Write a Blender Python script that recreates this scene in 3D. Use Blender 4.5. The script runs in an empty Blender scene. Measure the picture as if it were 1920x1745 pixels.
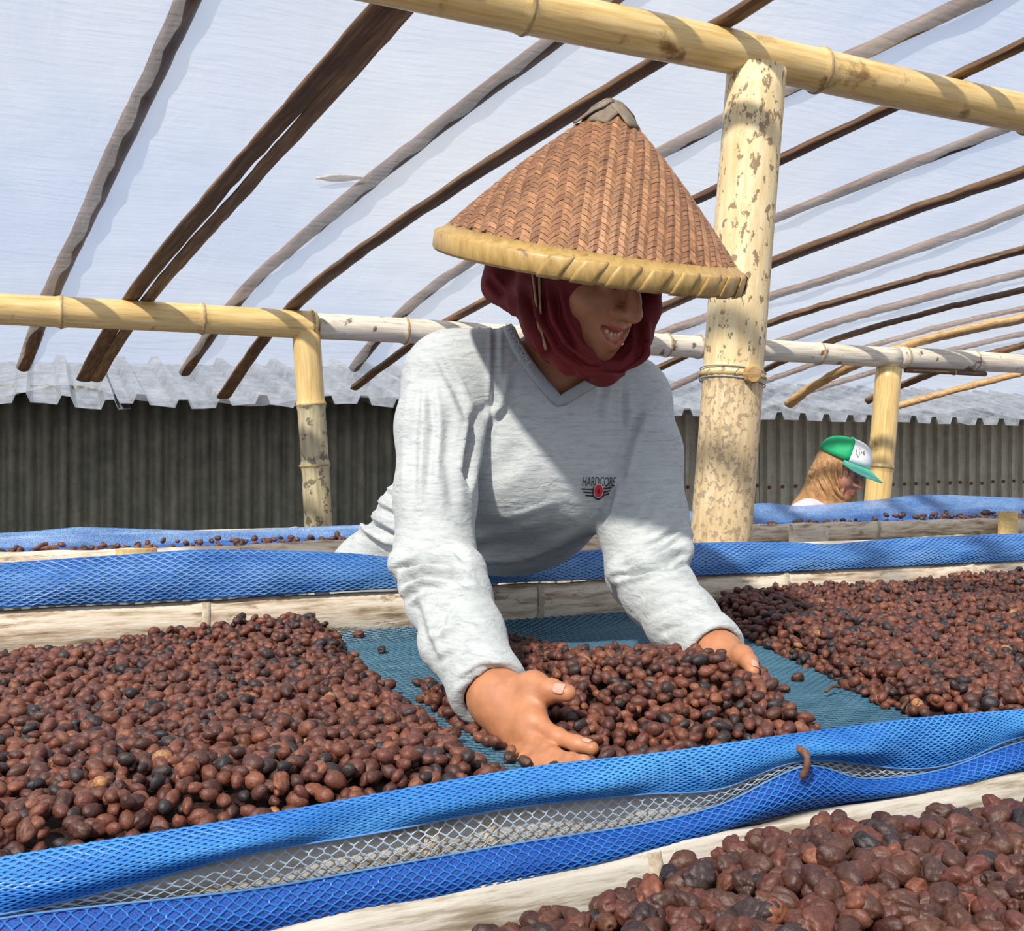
import bpy, bmesh, math, random
import numpy as np
from mathutils import Vector, Matrix
from mathutils.bvhtree import BVHTree
rng = np.random.default_rng(7); random.seed(7)
SC = bpy.context.scene; COL = SC.collection
# ------------------------------------------------------------------ camera
CAMZ = 1.2; F = 2000.0; HOR = 845.0
FWD = np.array([.4068, .9135, 0.]); RGT = np.array([.9135, -.4068, 0.]); UP = np.array([0, 0, 1.])
CAM = np.array([0, 0, CAMZ])
cd = bpy.data.cameras.new('camera'); cam = bpy.data.objects.new('camera', cd); COL.objects.link(cam)
cam.location = CAM; cam.rotation_euler = (math.pi/2, 0, -math.atan2(.4068, .9135))
cd.sensor_width = 36; cd.lens = 36*F/1920; cd.shift_y = -(872.5-HOR)/1920; cd.clip_start = .02
SC.camera = cam
# ------------------------------------------------------------------ world, sun, exposure
W = bpy.data.worlds.new('sky'); SC.world = W; W.use_nodes = True
wn = W.node_tree.nodes; wl = W.node_tree.links; wn.clear()
wo = wn.new('ShaderNodeOutputWorld'); wb = wn.new('ShaderNodeBackground')
wtc = wn.new('ShaderNodeTexCoord'); wno = wn.new('ShaderNodeTexNoise'); wra = wn.new('ShaderNodeValToRGB')
wno.inputs['Scale'].default_value = 2.2; wno.inputs['Detail'].default_value = 5
wra.color_ramp.elements[0].position = .35; wra.color_ramp.elements[0].color = (.66, .77, 1.0, 1)
wra.color_ramp.elements[1].position = .66; wra.color_ramp.elements[1].color = (.95, .97, 1.0, 1)
wl.new(wtc.outputs['Generated'], wno.inputs['Vector']); wl.new(wno.outputs['Fac'], wra.inputs['Fac'])
wl.new(wra.outputs['Color'], wb.inputs['Color']); wl.new(wb.outputs['Background'], wo.inputs['Surface'])
wb.inputs['Strength'].default_value = .80
sd = bpy.data.lights.new('sun', 'SUN'); sun = bpy.data.objects.new('sun', sd); COL.objects.link(sun)
SUNDIR = .30*RGT + .64*FWD - .71*UP
sun.rotation_euler = Vector(SUNDIR).to_track_quat('-Z', 'Y').to_euler(); sun.location = (0, -2, 4)
sd.energy = 6.2; sd.angle = math.radians(2.2); sd.color = (1.0, .93, .82)
SC.view_settings.view_transform = 'Standard'; SC.view_settings.look = 'None'
SC.view_settings.gamma = 1; SC.view_settings.use_curve_mapping = False
SC.view_settings.exposure = 0.0
try: SC.cycles.transparent_max_bounces = 24
except Exception: pass
# ------------------------------------------------------------------ pixel helpers (photo frame 1920x1745)
def ray(x, y):
    return FWD + (x-960)/F*RGT + (HOR-y)/F*UP
def P(x, y, t): return CAM + t*ray(x, y)
def PZ(x, y, z):
    r = ray(x, y); return CAM + r*(z/r[2])
def PV(x, y, v):
    r = ray(x, y); return CAM + r*(v/r[1])
def px(p):
    q = np.asarray(p, float)-CAM; d = q@FWD
    return np.stack([960+F*(q@RGT)/d, HOR-F*q[..., 2]/d, d], -1)
def VC(lat, up, tow): return lat*RGT+up*UP-tow*FWD
def nrm(v): v = np.asarray(v, float); return v/np.linalg.norm(v)
# ------------------------------------------------------------------ object helpers
def link(o, parent=None):
    COL.objects.link(o)
    if parent is not None:
        o.parent = parent
        # children carry world coordinates; a part of a part hangs on a parent whose world matrix is identity
        if parent.parent is None: o.matrix_parent_inverse = Matrix.Translation(parent.matrix_basis.translation).inverted()
    return o
def tag(o, label=None, cat=None, group=None, kind=None):
    if label: o['label'] = label
    if cat: o['category'] = cat
    if group: o['group'] = group
    if kind: o['kind'] = kind
    return o
def thing(name, label, cat, loc, group=None):
    o = bpy.data.objects.new(name, None); o.location = Vector(loc); o.empty_display_size = .05
    COL.objects.link(o); return tag(o, label, cat, group)
def fastmesh(name, v, f, smooth=True):
    """v (N,3); f (M,k) array or list of arrays/tuples"""
    me = bpy.data.meshes.new(name); v = np.asarray(v, np.float32)
    if isinstance(f, np.ndarray):
        k = f.shape[1]; m = len(f)
        me.vertices.add(len(v)); me.vertices.foreach_set('co', v.ravel())
        me.loops.add(m*k); me.loops.foreach_set('vertex_index', f.astype(np.int32).ravel())
        me.polygons.add(m); me.polygons.foreach_set('loop_start', np.arange(0, m*k, k, dtype=np.int32))
        try: me.polygons.foreach_set('loop_total', np.full(m, k, np.int32))
        except Exception: pass
        me.update(calc_edges=True); me.validate()
    else:
        me.from_pydata([tuple(map(float, p)) for p in v], [], [tuple(int(i) for i in q) for q in f]); me.update()
    me.polygons.foreach_set('use_smooth', np.full(len(me.polygons), smooth, bool))
    return me
def obj(name, v, f, mat, parent=None, smooth=True, center=True):
    v = np.asarray(v, float)
    loc = np.zeros(3)
    if parent is None and center:
        loc = np.array([(v[:, 0].min()+v[:, 0].max())/2, (v[:, 1].min()+v[:, 1].max())/2, v[:, 2].min()])
    o = bpy.data.objects.new(name, fastmesh(name, v-loc, f, smooth)); o.location = loc
    if mat is not None: o.data.materials.append(mat)
    return link(o, parent)
def setcol(me, col, name='tint'):
    a = me.color_attributes.new(name, 'FLOAT_COLOR', 'POINT')
    c = np.ones((len(me.vertices), 4), np.float32); c[:, :3] = col
    a.data.foreach_set('color', c.ravel())
def join(parts):
    vs, fs, n = [], [], 0
    for v, f in parts:
        vs.append(np.asarray(v, float))
        fs += [tuple(int(i)+n for i in q) for q in f]; n += len(v)
    return np.concatenate(vs), fs
def box(c, s, R=None):
    s = np.asarray(s)/2
    v = np.array([[x, y, z] for x in (-1, 1) for y in (-1, 1) for z in (-1, 1)])*s
    if R is not None: v = v@np.asarray(R).T
    return v+np.asarray(c), [(0, 1, 3, 2), (4, 6, 7, 5), (0, 4, 5, 1), (2, 3, 7, 6), (0, 2, 6, 4), (1, 5, 7, 3)]
def bbox_bev(c, s, b, R=None):
    bm = bmesh.new(); bmesh.ops.create_cube(bm, size=1)
    for v in bm.verts: v.co = Vector((v.co.x*s[0], v.co.y*s[1], v.co.z*s[2]))
    bmesh.ops.bevel(bm, geom=bm.edges[:], offset=b, segments=2, affect='EDGES')
    v = np.array([p.co[:] for p in bm.verts]); f = [tuple(q.index for q in g.verts) for g in bm.faces]; bm.free()
    if R is not None: v = v@np.asarray(R).T
    return v+np.asarray(c), f
def spline(pts, n):
    """Catmull-Rom resample by arclength"""
    p = np.asarray(pts, float); p = np.vstack([2*p[0]-p[1], p, 2*p[-1]-p[-2]])
    out = []
    for i in range(1, len(p)-2):
        for s in np.linspace(0, 1, 16, endpoint=False):
            a, b, c, d = p[i-1:i+3]
            out.append(.5*((2*b)+(c-a)*s+(2*a-5*b+4*c-d)*s*s+(3*b-a-3*c+d)*s**3))
    out.append(p[-2]); out = np.array(out)
    L = np.r_[0, np.cumsum(np.linalg.norm(np.diff(out, axis=0), axis=1))]
    s = np.linspace(0, L[-1], n)
    return np.stack([np.interp(s, L, out[:, k]) for k in range(out.shape[1])], 1)
def tube(path, rad, seg=12, caps=True, ref=None, sect=None):
    """path (n,3), rad scalar/array, optional section (seg,2)"""
    p = np.asarray(path, float); n = len(p); rad = np.broadcast_to(np.asarray(rad, float), (n,))
    t = np.gradient(p, axis=0); t /= np.linalg.norm(t, axis=1)[:, None]
    ref = np.array([0, 0, 1.]) if ref is None else np.asarray(ref, float)
    if abs(t[0]@ref) > .95: ref = np.array([1., 0, 0])
    a = np.linspace(0, 2*np.pi, seg, endpoint=False)
    sec = np.stack([np.cos(a), np.sin(a)], 1) if sect is None else np.asarray(sect); seg = len(sec)
    v = []
    for i in range(n):
        s = np.cross(t[i], ref); s /= np.linalg.norm(s); u = np.cross(s, t[i])
        v.append(p[i]+rad[i]*(sec[:, :1]*s+sec[:, 1:]*u))
    v = np.concatenate(v); f = []
    for i in range(n-1):
        for j in range(seg):
            k = (j+1) % seg; f.append((i*seg+j, i*seg+k, (i+1)*seg+k, (i+1)*seg+j))
    if caps:
        f.append(tuple(range(seg-1, -1, -1))); f.append(tuple((n-1)*seg+j for j in range(seg)))
    return v, f
# ------------------------------------------------------------------ materials
def newmat(name):
    m = bpy.data.materials.new(name); m.use_nodes = True
    nt = m.node_tree; b = nt.nodes['Principled BSDF']
    return m, nt, b
def N(nt, t, **kw):
    n = nt.nodes.new(t)
    for k, v in kw.items():
        if k in n.inputs: n.inputs[k].default_value = v
        else: setattr(n, k, v)
    return n
def ramp(nt, fac, stops):
    r = N(nt, 'ShaderNodeValToRGB'); e = r.color_ramp.elements
    while len(e) < len(stops): e.new(.5)
    for el, (p, c) in zip(e, stops): el.position = p; el.color = (*c, 1)
    nt.links.new(fac, r.inputs['Fac']); return r.outputs['Color']
def coords(nt, scale=(1, 1, 1), kind='Object', rot=(0, 0, 0)):
    tc = N(nt, 'ShaderNodeTexCoord'); mp = N(nt, 'ShaderNodeMapping')
    mp.inputs['Scale'].default_value = scale; mp.inputs['Rotation'].default_value = rot
    nt.links.new(tc.outputs[kind], mp.inputs['Vector']); return mp.outputs['Vector']
def noise(nt, vec, scale, detail=6, rough=.6, dist=0):
    n = N(nt, 'ShaderNodeTexNoise', Scale=scale, Detail=detail, Roughness=rough, Distortion=dist)
    nt.links.new(vec, n.inputs['Vector']); return n.outputs['Fac']
def mixc(nt, fac, a, b, mode='MIX'):
    m = N(nt, 'ShaderNodeMix', data_type='RGBA', blend_type=mode)
    for s, i in ((fac, 0), (a, 6), (b, 7)):
        if isinstance(s, (int, float)): m.inputs[i].default_value = s
        elif isinstance(s, tuple): m.inputs[i].default_value = (*s, 1)
        else: nt.links.new(s, m.inputs[i])
    return m.outputs[2]
def bump(nt, b, h, dist=.003, strength=.6):
    n = N(nt, 'ShaderNodeBump', Strength=strength, Distance=dist)
    nt.links.new(h, n.inputs['Height']); nt.links.new(n.outputs['Normal'], b.inputs['Normal'])
def math_(nt, op, a, b=None):
    m = N(nt, 'ShaderNodeMath', operation=op)
    for s, i in ((a, 0), (b, 1)):
        if s is None: continue
        if isinstance(s, (int, float)): m.inputs[i].default_value = s
        else: nt.links.new(s, m.inputs[i])
    return m.outputs[0]
def streaky(name, stops, scale=(3, 40, 40), rough=.5, spots=None, bumpd=.002, spotscale=30, spotlo=.56, spotw=.05, fine=4.0, kind='Object', spotstretch=(1, 1, 1)):
    """colour streaks along local X, optional darker spots"""
    m, nt, b = newmat(name)
    v = coords(nt, scale, kind); f = noise(nt, v, fine, 8, .65)
    c = ramp(nt, f, stops)
    h = f
    if spots:
        v2 = coords(nt, spotstretch, kind); f2 = noise(nt, v2, spotscale, 5, .6)
        msk = ramp(nt, f2, [(spotlo, (0, 0, 0)), (min(1, spotlo+spotw), (1, 1, 1))])
        c = mixc(nt, msk, c, spots)
        h = math_(nt, 'SUBTRACT', f, math_(nt, 'MULTIPLY', msk, .5))
    nt.links.new(c, b.inputs['Base Color']); b.inputs['Roughness'].default_value = rough
    bump(nt, b, h, bumpd, .7)
    return m
def plain(name, col, rough=.6, var=.12, scale=20, bumpd=0, spec=None, sheen=0):
    m, nt, b = newmat(name)
    f = noise(nt, coords(nt), scale, 5)
    lo = tuple(max(0, c*(1-var)) for c in col); hi = tuple(min(1, c*(1+var)) for c in col)
    nt.links.new(ramp(nt, f, [(.3, lo), (.7, hi)]), b.inputs['Base Color'])
    b.inputs['Roughness'].default_value = rough
    if spec is not None: b.inputs['Specular IOR Level'].default_value = spec
    if sheen: b.inputs['Sheen Weight'].default_value = sheen
    if bumpd: bump(nt, b, f, bumpd)
    return m
M = {}
# bamboo: object X runs along the culm
M['bamboo'] = streaky('bamboo_yellow', [(.25, (.46, .27, .07)), (.5, (.72, .50, .20)), (.8, (.86, .68, .36))], (2, 30, 30), .32, (.25, .13, .04), .0006, 9, .62, .10, 3.0)
M['bamboo_white'] = streaky('bamboo_weathered_pole', [(.25, (.34, .26, .18)), (.5, (.68, .60, .48)), (.8, (.86, .80, .70))], (2, 36, 36), .5, (.16, .10, .06), .0012, 14, .63, .05, 3.5)
M['bamboo_mottled'] = streaky('bamboo_mottled_post', [(.22, (.60, .40, .16)), (.5, (.80, .62, .34)), (.8, (.92, .80, .56))], (3, 20, 20), .5, (.30, .21, .11), .0015, 34, .575, .03, 3.0, spotstretch=(1, 1.7, 1.7))
M['bamboo_mottled_low'] = streaky('bamboo_mottled_post_foot', [(.22, (.42, .29, .14)), (.5, (.66, .49, .27)), (.8, (.84, .69, .46))], (3, 20, 20), .6, (.40, .30, .19), .0015, 70, .53, .05, 3.0, spotstretch=(1, 1.4, 1.4))
M['bamboo_grey'] = streaky('bamboo_grey_lower', [(.25, (.22, .19, .11)), (.5, (.48, .40, .24)), (.8, (.68, .58, .38))], (3, 20, 20), .65, (.16, .14, .09), .0015, 26, .55, .05, 3.0)
M['board'] = streaky('weathered_bamboo_board', [(.30, (.20, .13, .08)), (.42, (.50, .38, .26)), (.52, (.72, .61, .47)), (.68, (.83, .75, .62))], (5, 40, 40), .7, (.36, .25, .16), .003, 11, .60, .06, 2.2, spotstretch=(1, 3, 3))
M['board_front'] = streaky('bleached_bamboo_board', [(.30, (.20, .15, .10)), (.42, (.36, .30, .22)), (.50, (.54, .49, .41)), (.66, (.66, .62, .55))], (4, 40, 40), .65, (.45, .36, .26), .002, 16, .66, .05, 2.2, spotstretch=(1, 3, 3))
M['node'] = streaky('bamboo_node', [(.3, (.24, .15, .06)), (.7, (.56, .42, .20))], (20, 20, 20), .6)
M['rafter'] = streaky('split_bamboo_brown', [(.25, (.035, .016, .008)), (.5, (.13, .065, .028)), (.8, (.32, .19, .09))], (2, 30, 30), .6, None, .004, fine=3)
M['rafter_mid'] = streaky('split_bamboo_mid_brown', [(.25, (.07, .035, .015)), (.5, (.20, .11, .05)), (.8, (.42, .27, .13))], (2, 30, 30), .6, None, .004, fine=3)
M['rafter_light'] = streaky('split_bamboo_golden', [(.25, (.20, .10, .03)), (.5, (.50, .30, .12)), (.8, (.74, .52, .26))], (2, 30, 30), .5, None, .003, fine=3)
M['block'] = streaky('cut_bamboo_block', [(.25, (.50, .32, .10)), (.7, (.80, .60, .28))], (4, 30, 30), .5)
M['wire'] = plain('tie_wire', (.35, .33, .30), .4)
M['rust'] = plain('rusty_nail', (.16, .07, .04), .7, .4, 200)
# ================================================================== ground
M['ground'] = plain('packed_earth', (.20, .16, .12), .9, .4, 9, .01)
gx = np.linspace(-4, 10, 57); gy = np.linspace(-3, 12, 61)
GX, GY = np.meshgrid(gx, gy, indexing='ij'); GZ = np.minimum(0, .012*np.sin(3*GX+1)*np.cos(2.3*GY)-.012)
def gridfaces(a, b):
    i, j = np.meshgrid(np.arange(a-1), np.arange(b-1), indexing='ij'); k = (i*b+j).ravel()
    return np.stack([k, k+b, k+b+1, k+1], 1)
fl = obj('floor', np.stack([GX, GY, GZ], -1).reshape(-1, 3), gridfaces(57, 61), M['ground'], center=False)
tag(fl, 'packed brown earth ground under the drying beds', kind='structure')
# ================================================================== bamboo culms
def bamboo(name, p0, p1, r0, r1, mat, nodes, label=None, cat='bamboo pole', group=None, parent=None, bend=0., seg=22, lower=None):
    """culm with swollen nodes; object X axis along the culm so the grain follows it"""
    p0 = np.asarray(p0, float); p1 = np.asarray(p1, float); L = np.linalg.norm(p1-p0); d = (p1-p0)/L
    s = sorted(set(np.r_[np.linspace(0, L, max(8, int(L/.05))), [q+e for q in nodes for e in (-.02, -.006, 0, .006, .02) if 0 < q+e < L]]))
    s = np.array(s)
    r = r0+(r1-r0)*s/L
    for q in nodes: r = r+(.0045*np.exp(-((s-q)/.010)**2)-.0016*np.exp(-((s-q-.014)/.006)**2))*(r0/.05)
    path = np.stack([s, np.zeros_like(s), bend*np.sin(np.pi*s/L)], 1)
    v, f = tube(path, r, seg)
    v[:, 1] += .0012*np.sin(5*v[:, 0]+1); v[:, 2] += .0012*np.sin(7*v[:, 0])
    zax = np.array([0, 0, 1.]) if abs(d[2]) < .9 else np.array([1., 0, 0])
    y = nrm(np.cross(zax, d)); z = np.cross(d, y); R = np.stack([d, y, z], 1)
    o = bpy.data.objects.new(name, fastmesh(name, v, f)); o.data.materials.append(mat)
    mw = Matrix.Translation(Vector(p0)) @ Matrix(R.tolist()).to_4x4()
    o.matrix_basis = mw
    COL.objects.link(o)
    if parent is not None:
        o.parent = parent; o.matrix_parent_inverse = Matrix.Translation(parent.location).inverted()
    else: tag(o, label, cat, group)
    if lower is not None:   # lower culm stretch in another tone: second material by length
        o.data.materials.append(lower[1])
        for pl in o.data.polygons:
            if pl.center.x < lower[0]: pl.material_index = 1
    for q in nodes:          # node rings are parts of the culm
        if not (.01 < q < L-.01): continue
        rr = r0+(r1-r0)*q/L
        ang = np.linspace(0, 2*np.pi, 24, endpoint=False)
        prof = [(-.005, .0035), (-.002, .0062), (.0015, .0066), (.005, .004)]
        vv = np.concatenate([np.stack([np.full(24, q+a), (rr+b*rr/.05)*np.cos(ang), bend*math.sin(math.pi*q/L)+(rr+b*rr/.05)*np.sin(ang)], 1) for a, b in prof])
        ff = [(i*24+j, i*24+(j+1) % 24, (i+1)*24+(j+1) % 24, (i+1)*24+j) for i in range(3) for j in range(24)]
        n = bpy.data.objects.new('node_ring', fastmesh('node_ring', vv, ff)); n.data.materials.append(M['node']); COL.objects.link(n); n.parent = o
    return o
def uv(u, v, z): return np.array([u, v, CAMZ+z])
V1, V2 = 2.0, 3.75
# --- purlins
def nodes_at(p0, pxs, v): return [abs(PV(x, 600, v)[0]-p0[0]) for x in pxs]
a = PV(560, -72, V1); b = PV(2050, 240, V1); a, b = a+(a-b)*.45, b+(b-a)*.9
bamboo('bamboo_beam', a, b, .049, .047, M['bamboo'], nodes_at(a, (985, 1535, 2080), V1)+[.35, .75, 2.9, 3.4, 3.9], 'thick golden bamboo beam resting on the tall mottled post', 'bamboo beam', bend=-.0)
a = uv(-.75, V2, .452); b = uv(.905, V2, .452-.004)
bamboo('bamboo_beam', a, b, .050, .049, M['bamboo'], nodes_at(a, (115, 380, 583), V2), 'golden bamboo beam whose end rests on the patchy grey-footed post', 'bamboo beam')
a = uv(.915, V2+.003, .444); b = uv(3.60, V2+.003, .428)
bamboo('bamboo_beam', a, b, .046, .046, M['bamboo_white'], nodes_at(a, (760, 1250, 1310, 1535), V2), 'whitish weathered bamboo beam running behind the person in the conical hat', 'bamboo beam')
a = uv(3.61, V2+.003, .430); b = uv(6.9, V2+.003, .418)
bamboo('bamboo_beam', a, b, .047, .045, M['bamboo_white'], nodes_at(a, (1695, 1825), V2), 'whitish weathered bamboo beam starting at the post behind the green cap', 'bamboo beam')
bamboo('bamboo_strut', uv(3.65, V2-.004, .371), uv(4.15, V2-.004, .368), .012, .012, M['rafter'], [.3], 'thin dark bamboo piece tucked under the weathered beam at the yellow post', 'bamboo pole', seg=10)
# --- posts
def post(top, bot, v, r, mat, nodes_y, label, lower=None, ztop=None):
    a = PV(*bot, v); b = PV(*top, v); d = (b-a)/(b[2]-a[2]); base = a-d*(a[2]-.0)
    L = np.linalg.norm(b-base)
    nd = [np.linalg.norm((CAMZ+(HOR-y)/F*((base[1])/ray(bot[0], y)[1])-0)*d) for y in nodes_y]
    lo = None
    if lower: lo = (np.linalg.norm((CAMZ+(HOR-lower[0])/F*(v/ray(bot[0], y)[1] if False else v/ray(bot[0], lower[0])[1]))*d), lower[1])
    return bamboo('bamboo_post', base, b, r*1.02, r, mat, nd+[.25, .55], label, 'bamboo post', lower=lo), base, b
big, bigb, bigt = post((1418, 133), (1350, 1010), V1, .0675, M['bamboo_mottled'], (706,), 'tall thick mottled bamboo post beside the conical hat', (712, M['bamboo_mottled_low']))
post((575, 622), (597, 985), V2, .049, M['bamboo'], (759, 872), 'bamboo post with a grey lichen-stained foot by the dark metal wall', (759, M['bamboo_grey']))
post((1667, 690), (1645, 935), V2, .057, M['bamboo'], (876,), 'yellow bamboo post behind the green and white cap')
# wire ties and the sawn peg on the big post
d = nrm(bigt-bigb)
def ringtie(s, r, tilt):
    c = bigb+d*s; ang = np.linspace(0, 2*np.pi, 40)
    e1 = nrm(np.cross(d, [0, 1, 0])); e2 = np.cross(d, e1)
    return tube(np.array([c+r*(math.cos(q)*e1+math.sin(q)*e2)+d*tilt*math.sin(q+1) for q in ang]), .0016, 5, False)
sN = (CAMZ+(HOR-706)/F*V1/ray(1372, 706)[1])/d[2]
o = obj('wire_tie', *join([ringtie(sN+.012, .073, .004), ringtie(sN-.014, .0735, .006)]), M['wire'])
tag(o, 'thin grey wire wound round the tall mottled post', 'wire')
pc = PV(1408, 702, V1-.068)
v, f = tube(np.array([pc+VC(0, .0, -.05), pc+VC(0, 0, .012), pc+VC(.002, -.001, .02)]), [.021, .021, .017], 9)
o = obj('wooden_peg', v, f, M['rafter_light'], smooth=False); tag(o, 'sawn wooden peg driven into the tall mottled post', 'peg')
cr = spline([PV(x_, y_, V1-.0665+.012*abs(x_-1378)/40) for x_, y_ in ((1388, 545), (1398, 590), (1402, 640), (1392, 680), (1376, 700))], 18)
o = obj('hanging_wire', *tube(cr, .0011, 5), M['wire']); tag(o, 'fine wire hanging down the front of the tall mottled post', 'wire')
# ================================================================== roof: rafters and plastic film
RV = np.array([-2.6, -1, 0, 1, 2, 2.8, 3.4, 3.75, 4.05, 4.5]); RZ = np.array([1.86, 1.58, 1.38, 1.165, .943, .757, .608, .508, .385, .155])
def zr(v):
    v = np.asarray(v, float); z = 0
    for e, w in ((-.16, .25), (0, .5), (.16, .25)): z = z+w*np.interp(v+e, RV, RZ)
    return z
def on_roof(x, y, off):
    r = ray(x, y); lo, hi = .3, 9.
    for _ in range(50):
        m = (lo+hi)/2
        if m*r[2]-(zr(m*r[1])+off) > 0: hi = m
        else: lo = m
        if r[2] <= 0: pass
    return CAM+lo*r
def on_roof_robust(x, y, off):
    r = ray(x, y); t = np.linspace(.5, 8.5, 1600); g = t*r[2]-(zr(t*r[1])+off)
    i = np.where((g[:-1] < 0) & (g[1:] >= 0))[0]
    if len(i) == 0: return None
    return CAM+t[i[0]]*r
def rafter(pts, r, above, mat, label, wide=1.0, seed=0, vend=None, split=False):
    g = np.random.default_rng(seed); off = .050 if above else 0.
    p = [on_roof_robust(x, y, off) for x, y in pts]; p = np.array([q for q in p if q is not None])
    p = p[np.argsort(-p[:, 1])]
    # straight fit u(v) with a little bow, extended past the frame towards the camera
    k = np.polyfit(p[:, 1], p[:, 0], 1 if len(p) < 4 else 2)
    vmax = vend if vend else p[0, 1]; vmin = p[-1, 1]
    vs = np.linspace(vmax, vmin, 44); us = np.polyval(k, vs)
    sl = float(np.clip(np.polyval(np.polyder(k), vmin), -.30, -.18))
    ve = np.linspace(vmin-.06, -1.8, 24); us = np.r_[us, us[-1]+sl*(ve-vmin)]; vs = np.r_[vs, ve]
    wob = np.cumsum(g.normal(0, .0009, len(vs))); wob -= np.linspace(wob[0], wob[-1], len(vs))
    path = np.stack([us+wob, vs, CAMZ+zr(vs)+off+g.normal(0, .0011, len(vs))], 1)
    m = 12; a = np.linspace(0, 2*np.pi, m, endpoint=False)
    sec = np.stack([np.cos(a)*wide, np.sin(a)*.82], 1)
    sec[:, 1] = np.where(sec[:, 1] < 0, sec[:, 1]*(.55 if split else 1), sec[:, 1])   # split culm: flat underside
    sec *= (1+.10*g.normal(size=m))[:, None]
    rr = r*(1+.05*np.sin(np.linspace(0, 22, len(vs))+seed)+.022*g.normal(size=len(vs)))
    v, f = tube(path, rr, m, True, sect=sec)
    c = v.mean(0); d = nrm(path[0]-path[-1]); y = nrm(np.cross([0, 0, 1], d)); z = np.cross(d, y); R = np.stack([d, y, z], 1)
    o = bpy.data.objects.new('bamboo_rafter', fastmesh('bamboo_rafter', (v-c)@R, f)); o.data.materials.append(mat)
    o.matrix_basis = Matrix.Translation(Vector(c)) @ Matrix(R.tolist()).to_4x4(); COL.objects.link(o)
    return tag(o, label, 'rafter', 'rafters of the plastic roof')
RB, RL = M['rafter'], M['rafter_light']
LBL = 'split bamboo rafter '
rafter([(735, 0), (600, 130), (480, 290), (370, 412), (245, 550), (205, 612), (163, 710)], .026, False, RB, LBL+'under the film, one half of the thick dark double rafter', 1.1, 1, split=True)
rafter([(766, 20), (650, 128), (530, 277), (410, 426), (276, 556), (232, 618), (186, 714)], .021, False, M['rafter_mid'], LBL+'paired against the thick dark double rafter', 1.0, 2, split=True)
rafter([(1340, 62), (1240, 113), (1000, 250), (770, 402), (570, 573), (492, 640), (412, 744)], .022, False, RB, LBL+'under the film, crossing just above the hat tip', 1.15, 3, split=True)
rafter([(1920, 97), (1800, 148), (1660, 200), (1470, 297), (1310, 372), (900, 578), (782, 648), (652, 728)], .021, False, RB, LBL+'under the film, crossing behind the upper half of the mottled post', 1.15, 4, split=True)
rafter([(1920, 328), (1700, 402), (1450, 492), (1240, 583), (1100, 655)], .025, False, RB, LBL+'under the film, level with the hat rim right of the mottled post', 1.2, 5, vend=4.35, split=True)
rafter([(1920, 470), (1700, 530), (1430, 613), (1260, 680)], .022, False, RB, LBL+'under the film, next rafter past the one level with the hat rim', 1.2, 6, vend=4.35, split=True)
rafter([(1920, 545), (1700, 603), (1520, 650), (1430, 700)], .022, False, RB, LBL+'under the film, meeting the weathered beam at a dark knot', 1.2, 7, vend=4.3, split=True)
rafter([(1920, 597), (1800, 622), (1690, 651), (1500, 744)], .026, False, RL, LBL+'that is bright golden, landing above the yellow post', 1.2, 8, vend=4.35)
rafter([(1920, 648), (1850, 664), (1750, 700), (1660, 735)], .022, False, RB, LBL+'under the film, next past the bright golden one', 1.2, 9, vend=4.3)
rafter([(1920, 700), (1840, 716), (1755, 742)], .022, False, RL, LBL+'with a frayed tip above the slanting metal sheets', 1.2, 10, vend=4.4)
rafter([(352, 0), (240, 260), (95, 547), (68, 612), (48, 690)], .024, True, RB, LBL+'above the film, showing as a soft band over the golden beam end', 1.1, 11)
rafter([(1052, 66), (900, 180), (770, 290), (600, 425), (430, 560), (352, 700)], .022, True, RB, LBL+'above the film, beside the dry leaf', 1.0, 12)
rafter([(1850, 0), (1620, 105), (1475, 157), (1230, 277), (890, 500), (750, 600), (652, 690)], .021, True, RB, LBL+'above the film, showing dimly beside the hat tip', 1.0, 13)
rafter([(1890, 240), (1680, 317), (1460, 405), (1230, 505), (1000, 610)], .020, True, RB, LBL+'above the film, behind the middle of the mottled post', 1.0, 14, vend=4.35)
rafter([(1920, 397), (1700, 470), (1450, 560), (1250, 620)], .020, True, RB, LBL+'above the film, just above the white beam right of the mottled post', 1.0, 15, vend=4.35)
rafter([(1920, 510), (1700, 570), (1440, 648)], .018, True, RB, LBL+'above the film, meeting the weathered beam beside the mottled post', 1.0, 16, vend=4.35)
rafter([(1920, 577), (1780, 612), (1610, 655)], .016, True, RB, LBL+'above the film, beside the bright golden one', 1.0, 17, vend=4.35)
rafter([(1920, 625), (1850, 640), (1770, 660)], .016, True, RB, LBL+'above the film, the farthest dim one over the weathered beam', 1.0, 18, vend=4.35)
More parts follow.
